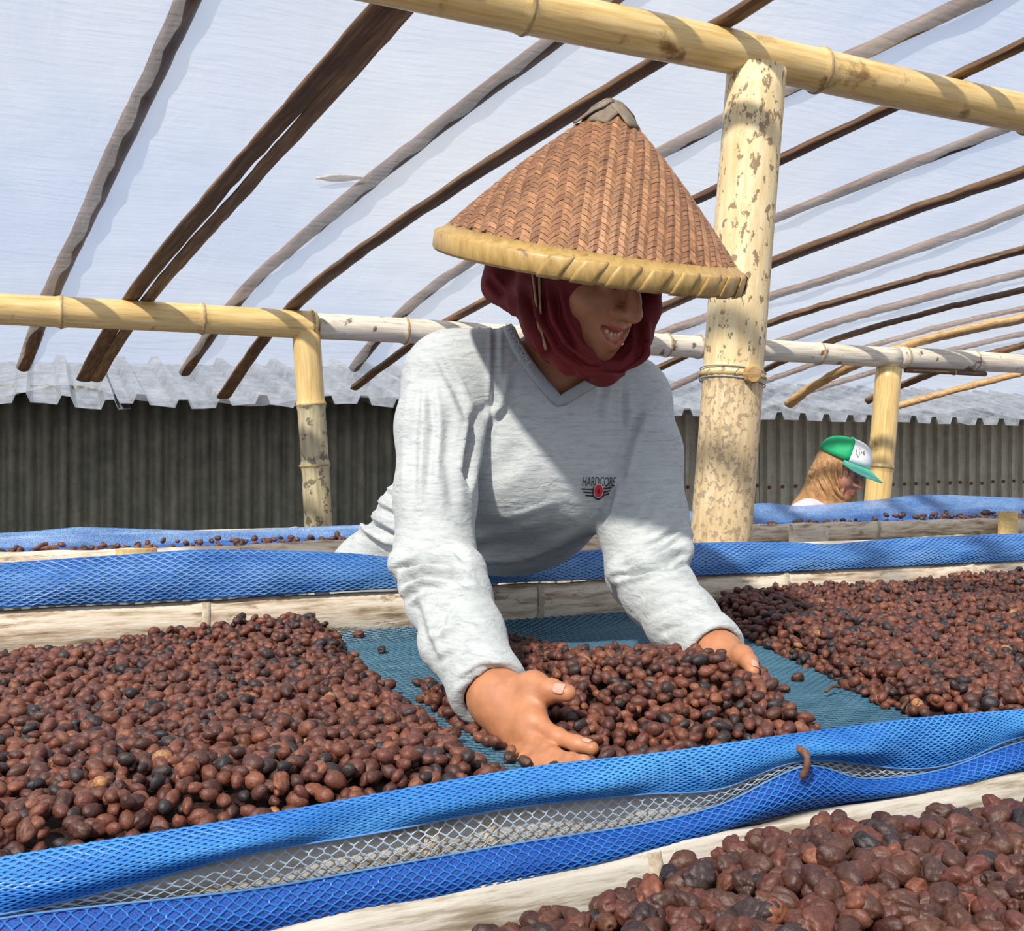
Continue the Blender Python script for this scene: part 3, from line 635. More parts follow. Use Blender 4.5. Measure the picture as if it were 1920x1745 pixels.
def surface_nets(f, lo, hi, h, relax=2):
    lo = np.asarray(lo, float); hi = np.asarray(hi, float); C = 4
    n = (np.ceil((hi-lo)/h/C).astype(int)+1)*C
    cn = n//C
    cc = np.stack(np.meshgrid(*[lo[k]+h*C*(np.arange(cn[k])+.5)-h*.5 for k in range(3)], indexing='ij'), -1).reshape(-1, 3).astype(f32)
    dc = f(cc).reshape(cn); act = np.abs(dc) < h*C*1.9
    D = np.repeat(np.repeat(np.repeat(dc, C, 0), C, 1), C, 2).astype(f32)
    A = np.repeat(np.repeat(np.repeat(act, C, 0), C, 1), C, 2); idx = np.argwhere(A)
    D[A] = f((lo+idx*h).astype(f32))
    s = D < 0; cnt = np.zeros(n-1, np.int8)
    for i in (0, 1):
        for j in (0, 1):
            for k in (0, 1): cnt += s[i:n[0]-1+i, j:n[1]-1+j, k:n[2]-1+k]
    cell = np.argwhere((cnt > 0) & (cnt < 8)); vid = np.full(n-1, -1, np.int64); vid[tuple(cell.T)] = np.arange(len(cell))
    acc = np.zeros((len(cell), 3)); num = np.zeros(len(cell))
    cor = [(i, j, k) for i in (0, 1) for j in (0, 1) for k in (0, 1)]
    for a in cor:
        for ax in range(3):
            if a[ax]: continue
            b = list(a); b[ax] = 1
            da = D[cell[:, 0]+a[0], cell[:, 1]+a[1], cell[:, 2]+a[2]]; db = D[cell[:, 0]+b[0], cell[:, 1]+b[1], cell[:, 2]+b[2]]
            m = (da < 0) != (db < 0); t = np.where(m, da/(da-db+1e-20), 0)
            pt = np.array(a, float)[None].repeat(len(cell), 0); pt[:, ax] += t
            acc[m] += pt[m]; num[m] += 1
    V = lo+(cell+acc/num[:, None])*h
    Fs = []
    for ax in range(3):
        o1, o2 = [(1, 2), (2, 0), (0, 1)][ax]
        sl = [slice(None)]*3; sl2 = [slice(None)]*3; sl[ax] = slice(0, -1); sl2[ax] = slice(1, None)
        ch = s[tuple(sl)] != s[tuple(sl2)]; e = np.argwhere(ch); e = e[(e[:, o1] > 0) & (e[:, o2] > 0) & (e[:, o1] < n[o1]-1) & (e[:, o2] < n[o2]-1)]
        def c_(d1, d2):
            q = e.copy(); q[:, o1] -= d1; q[:, o2] -= d2; return vid[tuple(q.T)]
        quad = np.stack([c_(1, 1), c_(0, 1), c_(0, 0), c_(1, 0)], 1); ins = s[tuple(e.T)]
        quad[~ins] = quad[~ins][:, ::-1]; Fs.append(quad)
    Fq = np.concatenate(Fs); Fq = Fq[(Fq >= 0).all(1)]
    if np.einsum('ij,ij->i', V[Fq[:, 0]]-V.mean(0), np.cross(V[Fq[:, 2]]-V[Fq[:, 0]], V[Fq[:, 3]]-V[Fq[:, 1]])).sum() < 0: Fq = Fq[:, ::-1]
    for _ in range(relax):                                  # light tangential relax
        S = np.zeros_like(V); c = np.zeros(len(V))
        for k in range(4):
            a, b = Fq[:, k], Fq[:, (k+1) % 4]; np.add.at(S, a, V[b]); np.add.at(c, a, 1); np.add.at(S, b, V[a]); np.add.at(c, b, 1)
        V = V*.5+.5*S/np.maximum(c, 1)[:, None]
    return V, Fq
def vnormals(V, Fq):
    n = np.cross(V[Fq[:, 2]]-V[Fq[:, 0]], V[Fq[:, 3]]-V[Fq[:, 1]]); N_ = np.zeros_like(V)
    for k in range(4): np.add.at(N_, Fq[:, k], n)
    return N_/(np.linalg.norm(N_, axis=1)[:, None]+1e-12)
def polydist(pts, X, Y):
    """distance to an open pixel polyline plus parameter 0..1"""
    p = np.asarray(pts, float); best = np.full(len(X), 1e9); par = np.zeros(len(X)); n = len(p)-1
    for i in range(n):
        e = p[i+1]-p[i]; t = np.clip(((X-p[i, 0])*e[0]+(Y-p[i, 1])*e[1])/(e@e+1e-9), 0, 1)
        d = np.hypot(X-p[i, 0]-t*e[0], Y-p[i, 1]-t*e[1]); m = d < best; best[m] = d[m]; par[m] = (i+t[m])/n
    return best, par
def sculpt(V, Fq, strokes, gain=1., wk=1.):
    """carve or raise cloth folds along strokes: (photo polyline, width px, depth m, (tmin,tmax))"""
    N_ = vnormals(V, Fq); q = px(V); view = (CAM-V)/np.linalg.norm(CAM-V, axis=1)[:, None]; fc = (N_*view).sum(1); out = np.zeros(len(V))
    for pts, w, dep, tr in strokes:
        m = (fc > -.05) & (q[:, 2] > tr[0]) & (q[:, 2] < tr[1])
        d, par = polydist(pts, q[m, 0], q[m, 1]); env = np.clip(np.minimum(par, 1-par)*5+.15, 0, 1)
        w = w*wk; out[m] += gain*dep*(np.exp(-(d/w)**2)-.45*np.exp(-((d-1.9*w)/(.8*w))**2))*env
    return V+N_*out[:, None]
# ------------------------------------------------------------------ head in its own frame: x = own left, y = forward, z = up
def head_sdf(p, smile=True):
    d = ell(p, (0, -.012, .030), (.074, .092, .086))
    d = smin(d, ell(p, (0, .020, -.040), (.060, .066, .068)), .04)
    d = smin(d, ell(p, (0, .062, -.088), (.026, .022, .018)), .035)                 # chin
    for s in (-1, 1):
        d = smin(d, ell(p, (s*.040, .058, -.020 if smile else -.026), (.024, .022, .022)), .025)   # cheek
        d = smin(d, ell(p, (s*.070, -.010, -.005), (.009, .020, .030)), .012)       # ear
        d = smin(d, rcone(p, (s*.014, .084, .034), (s*.050, .070, .034), .009, .008), .014)   # brow
        d = smax(d, -ell(p, (s*.031, .094, .013), (.019, .014, .011)), .012)         # eye socket
        d = smin(d, ell(p, (s*.031, .074, .014), (.0145, .0135, .0125)), .006)       # lid over the eyeball
        d = smax(d, -rcone(p, (s*.020, .0885, .011), (s*.042, .083, .011), .0022, .0022), .003)  # lid crease
    d = smin(d, chain(p, [(0, .084, .034), (0, .098, .006), (0, .109, -.020)], [.0085, .0095, .0130]), .012)   # nose
    for s in (-1, 1):
        d = smin(d, ell(p, (s*.0145, .095, -.024), (.0095, .011, .0085)), .007)
        d = smax(d, -ell(p, (s*.008, .103, -.034), (.0042, .006, .004)), .003)       # nostril
    if smile:
        d = smin(d, ell(p, (0, .072, -.054), (.036, .020, .026)), .02)               # mouth mound
        for s in (-1, 1):
            d = smin(d, chain(p, [(s*.035, .066, -.041), (s*.018, .086, -.0465), (0, .091, -.0475)], [.0034, .0054, .0058]), .005)
            d = smin(d, chain(p, [(s*.035, .066, -.043), (s*.018, .083, -.0645), (0, .088, -.0725)], [.0034, .0060, .0070]), .005)
        d = smax(d, -chain(p, [(-.030, .080, -.0455), (-.016, .093, -.0560), (0, .097, -.0595), (.016, .093, -.0560), (.030, .080, -.0455)], [.0030, .0075, .0092, .0075, .0030], .003), .004)            # open mouth
    else:
        d = smin(d, chain(p, [(-.024, .078, -.055), (0, .090, -.051), (.024, .078, -.055)], [.004, .0065, .004]), .006)
        d = smin(d, chain(p, [(-.022, .078, -.058), (0, .089, -.063), (.022, .078, -.058)], [.004, .007, .004]), .006)
        d = smax(d, -chain(p, [(-.026, .083, -.0565), (0, .097, -.0568), (.026, .083, -.0565)], [.0018]*3), .003)
    return d
def lipmask(p, smile=True):
    if smile: l = [(-.035, .066, -.042), (-.018, .087, -.0465), (0, .092, -.0475), (.018, .087, -.0465), (.035, .066, -.042), (.018, .084, -.065), (0, .089, -.0735), (-.018, .084, -.065), (-.035, .066, -.043)]; r = .0065
    else: l = [(-.024, .078, -.055), (0, .091, -.051), (.024, .078, -.055), (0, .090, -.064), (-.024, .078, -.055)]; r = .0065
    d = np.full(len(p), 9., f32)
    for a, b in zip(l[:-1], l[1:]): d = np.minimum(d, rcone(p.astype(f32), a, b, r, r))
    return np.clip(.5-d/.003, 0, 1)
def frame(c, F_, U_, scale=1.):
    F_ = nrm(F_); U_ = nrm(np.asarray(U_)-F_*(np.asarray(U_)@F_)); L_ = np.cross(U_, F_)          # own left
    return np.asarray(c, float), np.stack([L_, F_, U_], 1), scale
def tol(fr, p): return (((p-fr[0].astype(p.dtype))@fr[1].astype(p.dtype))/fr[2])
def tow_(fr, p): return fr[0]+(np.asarray(p, float)*fr[2])@fr[1].T
def skin_mat(name, c, lip):
    m, nt, b = newmat(name); at = N(nt, 'ShaderNodeAttribute', attribute_name='tint')
    f = noise(nt, coords(nt), 55, 6, .6); f2 = noise(nt, coords(nt), 400, 3, .6)
    base = ramp(nt, f, [(.3, tuple(x*.82 for x in c)), (.7, tuple(min(1, x*1.12) for x in c))])
    nt.links.new(mixc(nt, 1.0, base, at.outputs['Color'], 'MULTIPLY'), b.inputs['Base Color'])
    b.inputs['Roughness'].default_value = .48; b.inputs['Subsurface Weight'].default_value = .12
    b.inputs['Subsurface Radius'].default_value = (.012, .005, .003); b.inputs['Subsurface Scale'].default_value = 1.0
    bump(nt, b, f2, .0006, .5); return m
def finger(p, pts, r0, r1, k=.004):
    n = len(pts); rr = np.linspace(r0, r1, n); d = None
    for i in range(n-1):
        e = rcone(p, pts[i], pts[i+1], rr[i]*(1.0), rr[i+1]); d = e if d is None else smin(d, e, k)
        if i: d = smin(d, np.sqrt(((p-np.asarray(pts[i], f32))**2).sum(1))-rr[i]*1.06, k)
    return d
def decal(flat, bvh, off=.0012):
    """lay 2D photo-frame points onto a surface seen from the front"""
    out = []
    for x, y in flat:
        r = Vector(nrm(ray(x, y))); hit = bvh.ray_cast(Vector(CAM), r)
        if hit[0] is None: out.append(None); continue
        nn_ = hit[1] if hit[1].dot(r) < 0 else -hit[1]; out.append(np.array(hit[0]+nn_*off))
    return out
def text2d(body, w_target, h_target):
    c = bpy.data.curves.new('txt', 'FONT'); c.body = body; c.resolution_u = 3; o = bpy.data.objects.new('txt', c); COL.objects.link(o)
    dg = bpy.context.evaluated_depsgraph_get(); me = o.evaluated_get(dg).to_mesh(); v = np.array([p.co[:2] for p in me.vertices]); f = [tuple(q.vertices) for q in me.polygons]
    o.evaluated_get(dg).to_mesh_clear(); bpy.data.objects.remove(o); bpy.data.curves.remove(c)
    v -= v.min(0); v /= v.max(0); return v*[w_target, h_target], f
def polysd(poly, X, Y):
    """signed distance to polygon, positive inside"""
    p = np.asarray(poly, float); d2 = np.full(X.shape, 1e9); ins = np.zeros(X.shape, bool)
    for (x1, y1), (x2, y2) in zip(p, np.roll(p, -1, 0)):
        ex, ey = x2-x1, y2-y1; t = np.clip(((X-x1)*ex+(Y-y1)*ey)/(ex*ex+ey*ey+1e-12), 0, 1)
        d2 = np.minimum(d2, (X-x1-t*ex)**2+(Y-y1-t*ey)**2)
        c = ((y1 > Y) != (y2 > Y)) & (X < (x2-x1)*(Y-y1)/(y2-y1+1e-12)+x1); ins ^= c
    return np.where(ins, 1, -1)*np.sqrt(d2)
# ================================================================== the person in the conical hat
M['skin'] = skin_mat('skin', (.50, .21, .10), None)
def shirt_mat():
    m, nt, b = newmat('grey_heather_jersey')
    f = noise(nt, coords(nt, (14, 14, 95), 'Object', (0, .05, 0)), 2.2, 5, .65); f2 = noise(nt, coords(nt, (30, 30, 160)), 3, 4, .6); f3 = noise(nt, coords(nt), 4, 3)
    c = ramp(nt, f, [(.28, (.34, .365, .37)), (.45, (.47, .495, .49)), (.7, (.54, .565, .555))])
    c = mixc(nt, math_(nt, 'MULTIPLY', ramp(nt, f2, [(.30, (1, 1, 1)), (.42, (0, 0, 0))]), .4), c, (.16, .18, .19))
    nt.links.new(c, b.inputs['Base Color']); b.inputs['Roughness'].default_value = .9; b.inputs['Sheen Weight'].default_value = .15
    fw_ = noise(nt, coords(nt, (22, 22, 42), 'Object', (.3, .5, 0)), 1.0, 4, .55, .8)
    bump(nt, b, math_(nt, 'ADD', math_(nt, 'MULTIPLY', fw_, 5.0), f), .0016, .55); return m
M['shirt'] = shirt_mat(); M['collar'] = plain('grey_collar_rib', (.36, .385, .395), .9, .12, 90, .0006)
M['scarf'] = plain('dark_red_jersey', (.15, .006, .007), .75, .25, 14, 0)
M['trousers'] = plain('dark_trousers', (.035, .04, .05), .9, .3, 60, .001)
shR, shL = P(838, 712, 1.64), P(1176, 756, 1.74)
elR, elL = P(815, 1052, 1.50), P(1214, 1072, 1.62)
wrR, wrL = P(927, 1306, 1.235), P(1346, 1224, 1.375)
pel = P(772, 1096, 2.15); wai = P(848, 990, 2.02); bel = P(945, 935, 1.845); che = P(1010, 850, 1.755); nkb = P(1035, 700, 1.70); nkt = P(1075, 585, 1.58)
lat = nrm(shL-shR); spn = nrm(nkb-pel); spn = nrm(spn-lat*(spn@lat)); frt = np.cross(lat, spn); frt = frt if frt@FWD < 0 else -frt
RT = np.stack([lat, frt, spn], 1)
HC = P(1092, 520, 1.515); HF = VC(.66, -.40, .63); HU = VC(.32, .86, .36); HFR = frame(HC, HF, HU, .98)
def torso_core(p):
    d = ell(p, pel, (.165, .120, .140), RT)
    d = smin(d, ell(p, wai, (.140, .110, .130), RT), .08); d = smin(d, ell(p, bel, (.138, .118, .125), RT), .08)
    d = smin(d, ell(p, che, (.150, .112, .165), RT), .08)
    d = smin(d, rcone(p, shR+lat*.02, shL-lat*.02, .058, .056), .08)
    d = smin(d, rcone(p, nkb+spn*.01, shR+spn*.012, .050, .050), .05); d = smin(d, rcone(p, nkb+spn*.01, shL+spn*.012, .050, .050), .05)
    for x, y, t, r in ((955, 905, 1.665, .072), (1085, 905, 1.70, .072)): d = smin(d, ell(p, P(x, y, t), (r, r*.9, r), RT), .07)
    return d
def arm_r(p, o=0): return chain(p, [shR, P(822, 860, 1.565), elR, P(858, 1165, 1.375), wrR], [.050+o, .044+o, .036+o, .036+o, .027+o], .02)
def arm_l(p, o=0): return chain(p, [shL, P(1205, 900, 1.68), elL, P(1268, 1145, 1.49), wrL], [.050+o, .044+o, .036+o, .035+o, .026+o], .02)
# ---- shirt
cuR = wrR+nrm(wrR-P(858, 1165, 1.375))*-.004; cuL = wrL+nrm(wrL-P(1268, 1145, 1.49))*-.002
dR, dL = nrm(wrR-P(858, 1165, 1.375)), nrm(wrL-P(1268, 1145, 1.49))
def shirt_sdf(p):
    d = torso_core(p)-.010
    # shirt hangs a little below the belly
    d = smin(d, ell(p, P(960, 968, 1.80), (.120, .062, .080), RT), .06)
    sR = chain(p, [shR, P(822, 800, 1.59), P(816, 930, 1.535), elR, P(842, 1120, 1.42), P(868, 1195, 1.345), P(915, 1290, 1.25), cuR+dR*.02], [.068, .062, .057, .056, .054, .051, .043, .041], .02)
    sL = chain(p, [shL, P(1196, 850, 1.70), P(1205, 980, 1.655), elL, P(1236, 1110, 1.55), P(1280, 1165, 1.465), P(1328, 1208, 1.40), cuL+dL*.02], [.068, .068, .068, .060, .052, .048, .040, .038], .02)
    # bunched cloth at the elbows
    sR = smin(sR, rcone(p, P(756, 1054, 1.46), P(868, 1068, 1.45), .022, .032), .012); sR = smin(sR, rcone(p, P(768, 1096, 1.425), P(866, 1104, 1.42), .017, .025), .010)
    sL = smin(sL, rcone(p, P(1168, 1070, 1.57), P(1276, 1030, 1.59), .026, .021), .010); sL = smin(sL, rcone(p, P(1180, 1046, 1.575), P(1280, 1002, 1.61), .015, .016), .010)
    sR = smax(sR, ((p-cuR.astype(f32))@dR.astype(f32)), .004); sL = smax(sL, ((p-cuL.astype(f32))@dL.astype(f32)), .004)
    # hollow cuffs
    sR = smax(sR, -rcone(p, wrR-dR*.028, wrR+dR*.05, .033, .037), .003); sL = smax(sL, -rcone(p, wrL-dL*.028, wrL+dL*.05, .031, .034), .003)
    d = smin(d, smin(sR, sL, .004), .014)
    # hem below the rail
    return smax(d, -((p-(pel-spn*.075).astype(f32))@spn.astype(f32)), .01)
allp = np.array([shR, shL, elR, elL, wrR, wrL, pel, nkb]); lo, hi = allp.min(0)-.2, allp.max(0)+.16; lo[2] = max(lo[2], wrR[2]-.08)
SV, SF = surface_nets(shirt_sdf, lo, hi, .0034, 2)
# wrinkle noise on the sleeves and waist plus drawn folds
Tany = (1.0, 3.0)
st_ = [  # right sleeve
 ([(893, 770), (880, 850), (868, 930)], 9, -.007, (1.5, 1.75)), ([(905, 790), (940, 760), (952, 700)], 10, .004, Tany), ([(880, 790), (850, 720), (815, 660)], 9, -.003, Tany),
 ([(790, 690), (775, 800), (772, 960)], 10, -.0030, Tany), ([(800, 705), (812, 800), (800, 930)], 9, -.0028, Tany), ([(845, 760), (838, 860), (850, 960)], 12, -.0025, Tany),
 ([(742, 1068), (800, 1052), (868, 1060)], 8, -.007, (1.3, 1.6)), ([(748, 1098), (790, 1076), (850, 1082), (880, 1095)], 7, -.006, (1.3, 1.6)), ([(760, 1125), (790, 1098), (840, 1104)], 7, -.004, (1.3, 1.6)),
 ([(800, 1020), (850, 1030), (880, 1050)], 9, -.004, (1.3, 1.6)), ([(775, 1120), (790, 1180), (820, 1250)], 10, -.003, (1.2, 1.6)), ([(855, 1120), (830, 1150), (820, 1200)], 9, -.003, (1.2, 1.6)),
 ([(800, 1200), (860, 1170), (900, 1180)], 8, .0025, (1.2, 1.6)), ([(815, 1245), (870, 1215), (925, 1225)], 8, -.0025, (1.2, 1.6)), ([(850, 1285), (900, 1250), (950, 1255)], 7, -.002, (1.1, 1.6)),
 # left sleeve
 ([(1160, 905), (1178, 830), (1205, 760)], 9, -.0045, Tany), ([(1150, 900), (1135, 960), (1118, 985)], 8, -.004, Tany), ([(1235, 905), (1215, 960), (1190, 1000)], 9, -.002, Tany),
 ([(1160, 1068), (1210, 1048), (1285, 1005)], 7, -.006, (1.4, 1.75)), ([(1150, 1082), (1210, 1070), (1282, 1040)], 7, -.007, (1.4, 1.75)), ([(1200, 1035), (1240, 1015), (1275, 985)], 7, -.004, (1.4, 1.75)), ([(1185, 1078), (1240, 1066), (1290, 1060)], 6, -.004, (1.4, 1.75)),
 ([(1200, 1120), (1260, 1100), (1300, 1105)], 8, -.0025, (1.3, 1.7)), ([(1215, 1155), (1270, 1130), (1310, 1140)], 8, -.0025, (1.3, 1.7)), ([(1230, 1190), (1290, 1165), (1330, 1170)], 8, -.0022, (1.3, 1.7)),
 # body
 ([(880, 1030), (960, 1020), (1060, 985)], 14, -.005, (1.6, 2.2)), ([(890, 1045), (980, 1042), (1080, 1000)], 9, .004, (1.6, 2.2)), ([(880, 985), (960, 995), (1060, 960)], 16, -.003, (1.6, 2.2)),
 ([(905, 900), (960, 860), (985, 830)], 22, -.002, Tany), ([(660, 960), (700, 985), (745, 1010)], 8, -.006, (1.7, 2.4)), ([(680, 935), (715, 955), (745, 970)], 7, -.005, (1.7, 2.4)), ([(700, 915), (725, 925), (745, 935)], 6, -.004, (1.7, 2.4)), ([(672, 985), (705, 1000), (742, 1022)], 8, .004, (1.7, 2.4)),
 ([(930, 580), (928, 680), (925, 760), (905, 850)], 6, -.003, Tany), ([(1168, 720), (1172, 800), (1150, 890)], 6, -.003, Tany), ([(1140, 690), (1130, 740), (1120, 800)], 8, -.0025, Tany),
]
SV = sculpt(SV, SF, st_, 1.7, .85)
# neck opening: V shape; faces inside it are removed, the collar covers the edge
VN_L = [(930, 520), (943, 570), (971, 645), (1008, 700), (1050, 748)]; VN_R = [(1050, 748), (1100, 716), (1160, 672), (1215, 610), (1230, 540)]
neckpoly = np.array(VN_L+VN_R[1:]+[(1230, 400), (924, 400)], float)
q = px(SV); ins = polysd(neckpoly, q[:, 0], q[:, 1]) > 0
ins &= (tol(HFR, SV)[:, 2] > -.40) & (q[:, 2] < 1.80)
kill = ins[SF].all(1); SF2 = SF[~kill]
shirt_bvh = BVHTree.FromPolygons([Vector(v) for v in SV], [tuple(f) for f in SF])
woman = thing('person', 'person in a conical hat and grey long-sleeved shirt scooping up coffee cherries', 'person', (pel[0], pel[1], 0))
o = obj('shirt', SV, SF2, M['shirt'], woman)
o['label'] = 'light grey heather long-sleeved V-neck shirt'; shirt = o
# collar ribs
def collar(poly2d, w, nm):
    pth = spline(np.array(poly2d, float), 90); rows = []
    tg = np.gradient(pth, axis=0); nrm2 = np.stack([-tg[:, 1], tg[:, 0]], 1); nrm2 /= np.linalg.norm(nrm2, axis=1)[:, None]
    for e in np.linspace(-.3, 1, 7): rows.append(pth+nrm2*w*e)
    return np.array(rows)
def lay(rows, offs):
    G_ = []
    for r_, of in zip(rows, offs):
        pts = decal(r_, shirt_bvh, of); last = None
        for i, p in enumerate(pts):
            if p is None: p = last
            pts[i] = p; last = p
        for i in range(len(pts)-1, -1, -1):
            if pts[i] is None: pts[i] = pts[i+1]
        G_.append(np.array(pts))
    return np.array(G_)
VNALL = [(930, 520), (943, 570), (971, 645), (1008, 700), (1043, 741), (1050, 747), (1058, 742), (1100, 716), (1160, 672), (1215, 610), (1230, 540)]
G_ = lay(collar(VNALL, 15, 'collar'), [.0035, .005, .0055, .0055, .0055, .005, .001]); c_ = obj('collar', G_.reshape(-1, 3), gridfaces(*G_.shape[:2]), M['collar'], woman)
sm = c_.modifiers.new('thick', 'SOLIDIFY'); sm.thickness = .003; sm.offset = 0
# ---- body: head, neck, chest core, arms, hands, legs (one mesh)
def body_sdf(p):
    d = torso_core(p)+.012
    d = smin(d, chain(p, [nkb-spn*.03, nkb+spn*.03, nkt], [.062, .052, .050], .02), .03)
    return smin(d, smin(arm_r(p), arm_l(p), .003), .012)
BV, BF = surface_nets(body_sdf, lo-[0, 0, .0], hi+[0, 0, .12], .0075, 2)
HV, HF_ = surface_nets(lambda p: smin(head_sdf(tol(HFR, p)), rcone(p, nkb, nkt, .052, .050), .02), HC-.17, HC+.17, .0026, 1)
# hands
def hand_r(p):
    W_ = wrR
    mI, mM, mR, mP = P(1000, 1352, 1.165), P(990, 1382, 1.16), P(972, 1400, 1.175), P(956, 1404, 1.20)
    d = rcone(p, W_-dR*.07, W_, .028, .027)
    pal = smin(rcone(p, W_+dR*.008, mI, .021, .0122), rcone(p, W_+dR*.010, mM, .021, .0122), .02)
    pal = smin(pal, rcone(p, W_+dR*.008, mR, .021, .0135), .02); pal = smin(pal, rcone(p, W_+dR*.004, mP, .019, .012), .02)
    d = smin(d, pal, .022)
    d = smin(d, finger(p, [mI, P(1046, 1382, 1.128), P(1082, 1395, 1.110), P(1110, 1403, 1.098)], .0102, .0074), .006)
    d = smin(d, finger(p, [mM, P(1038, 1418, 1.105), P(1072, 1428, 1.075), P(1096, 1428, 1.055)], .0104, .0074), .005)
    d = smin(d, finger(p, [mR, P(1010, 1430, 1.11), P(1048, 1446, 1.075), P(1078, 1448, 1.06)], .0112, .0074), .006)
    d = smin(d, finger(p, [mP, P(980, 1428, 1.13), P(1008, 1443, 1.10), P(1030, 1448, 1.085)], .0100, .0066), .005)
    th = [P(944, 1300, 1.225), P(1000, 1286, 1.195), P(1034, 1294, 1.17), P(1064, 1299, 1.155)]
    d = smin(d, rcone(p, th[0], th[1], .0185, .0140), .024); d = smin(d, finger(p, th[1:], .0140, .0098), .008)
    d = smin(d, rcone(p, th[1], mI, .008, .010), .022)                                   # web of the thumb
    for a, b in ((mI, W_+dR*.03), (mM, W_+dR*.03)): d = smin(d, rcone(p, a-FWD*.006+UP*.006, b-FWD*.012+UP*.008, .004, .003), .008)   # tendons
    return d
def hand_l(p):
    W_ = wrL; a = dL
    mI, mM, mR, mP = P(1374, 1262, 1.335), P(1356, 1268, 1.34), P(1340, 1268, 1.35), P(1324, 1264, 1.36)
    d = rcone(p, W_-a*.07, W_, .027, .026)
    for m_, r_ in ((mI, .014), (mM, .015), (mR, .0135), (mP, .012)): d = smin(d, rcone(p, W_+a*.006, m_, .020, r_), .02)
    d = smin(d, finger(p, [mI, P(1362, 1290, 1.31), P(1340, 1306, 1.29), P(1318, 1312, 1.28)], .0118, .008), .007)
    d = smin(d, finger(p, [mM, P(1338, 1296, 1.31), P(1312, 1308, 1.29), P(1290, 1312, 1.28)], .0118, .008), .006)
    d = smin(d, finger(p, [mR, P(1318, 1294, 1.32), P(1292, 1304, 1.30), P(1272, 1308, 1.29)], .011, .0075), .006)
    d = smin(d, finger(p, [mP, P(1302, 1288, 1.33), P(1278, 1296, 1.31), P(1262, 1300, 1.30)], .010, .0068), .005)
    th = [P(1360, 1234, 1.355), P(1392, 1230, 1.315), P(1405, 1242, 1.295), P(1411, 1258, 1.28)]
    d = smin(d, rcone(p, th[0], th[1], .0150, .0112), .016); d = smin(d, finger(p, th[1:], .0112, .0082), .006)
    return smin(d, rcone(p, th[1], mI, .007, .009), .018)
def nails(p): pass
RHV, RHF = surface_nets(hand_r, np.minimum(wrR, P(1110, 1448, 1.05))-.09, np.maximum(wrR, P(1110, 1286, 1.1))+.08, .0019, 1)
LHV, LHF = surface_nets(hand_l, np.minimum(wrL, P(1260, 1345, 1.23))-.08, np.maximum(wrL, P(1412, 1220, 1.3))+.08, .0021, 1)
# legs and feet stand on the ground behind the rail
hipR, hipL = pel-lat*.085-spn*.05, pel+lat*.085-spn*.05
ftR, ftL = np.array([hipR[0]-.02, hipR[1]+.04, .06]), np.array([hipL[0]+.03, hipL[1]+.06, .06]); knR, knL = (hipR+ftR)/2+[0, -.03, 0], (hipL+ftL)/2+[0, -.03, 0]
ft_f = np.array([0, -1., 0])
def leg_sdf(p, o=0):
    d = np.minimum(chain(p, [hipR, knR, ftR], [.082+o, .055+o, .036+o], .02), chain(p, [hipL, knL, ftL], [.082+o, .055+o, .036+o], .02))
    return d
def foot_sdf(p):
    d = leg_sdf(p)
    for f_ in (ftR, ftL): d = smin(d, rcone(p, f_+[0, .03, -.028], f_+ft_f*.15+[0, 0, -.038], .030, .020), .02)
    return d
la = np.minimum(ftR, ftL)-.2; lb = np.maximum(np.maximum(hipR, hipL), ftL)+.12; la[2] = 0.0
LV, LF = surface_nets(foot_sdf, la-[0, 0, .05], lb, .009, 1)
TV, TF = surface_nets(lambda p: smax(smin(leg_sdf(p, .012), ell(p, pel-spn*.03, (.170, .125, .135), RT), .05), -(p[:, 2]-.14), .005), la, np.maximum(lb, pel+.15), .009, 2)
TV = TV; parts_ = [(BV, BF), (HV, HF_), (RHV, RHF), (LHV, LHF), (LV, LF)]
vs_, fs_, k = [], [], 0
for v, f in parts_: vs_.append(v); fs_.append(f+k); k += len(v)
bV = np.concatenate(vs_); bF = np.concatenate(fs_)
o = obj('body', bV, bF, M['skin'], woman)
tint = np.ones((len(bV), 3)); i0 = len(BV); lm = lipmask(tol(HFR, HV))
tint[i0:i0+len(HV)] = 1-lm[:, None]*np.array([.18, .62, .52]); setcol(o.data, tint)
obj('trousers', TV, TF, M['trousers'], woman)
for f_ in (ftR, ftL):
    vv, ff = tube(np.array([f_+[0, .07, -.058], f_+[0, .06, -.052], f_+[0, -.05, -.052], f_+[0, -.17, -.054], f_+[0, -.19, -.057]]), [.02, .036, .042, .040, .018], 12, sect=np.stack([np.cos(np.linspace(0, 6.28, 12, endpoint=False)), .16*np.sin(np.linspace(0, 6.28, 12, endpoint=False))], 1)); obj('sandal', vv, ff, M['trousers'], woman)
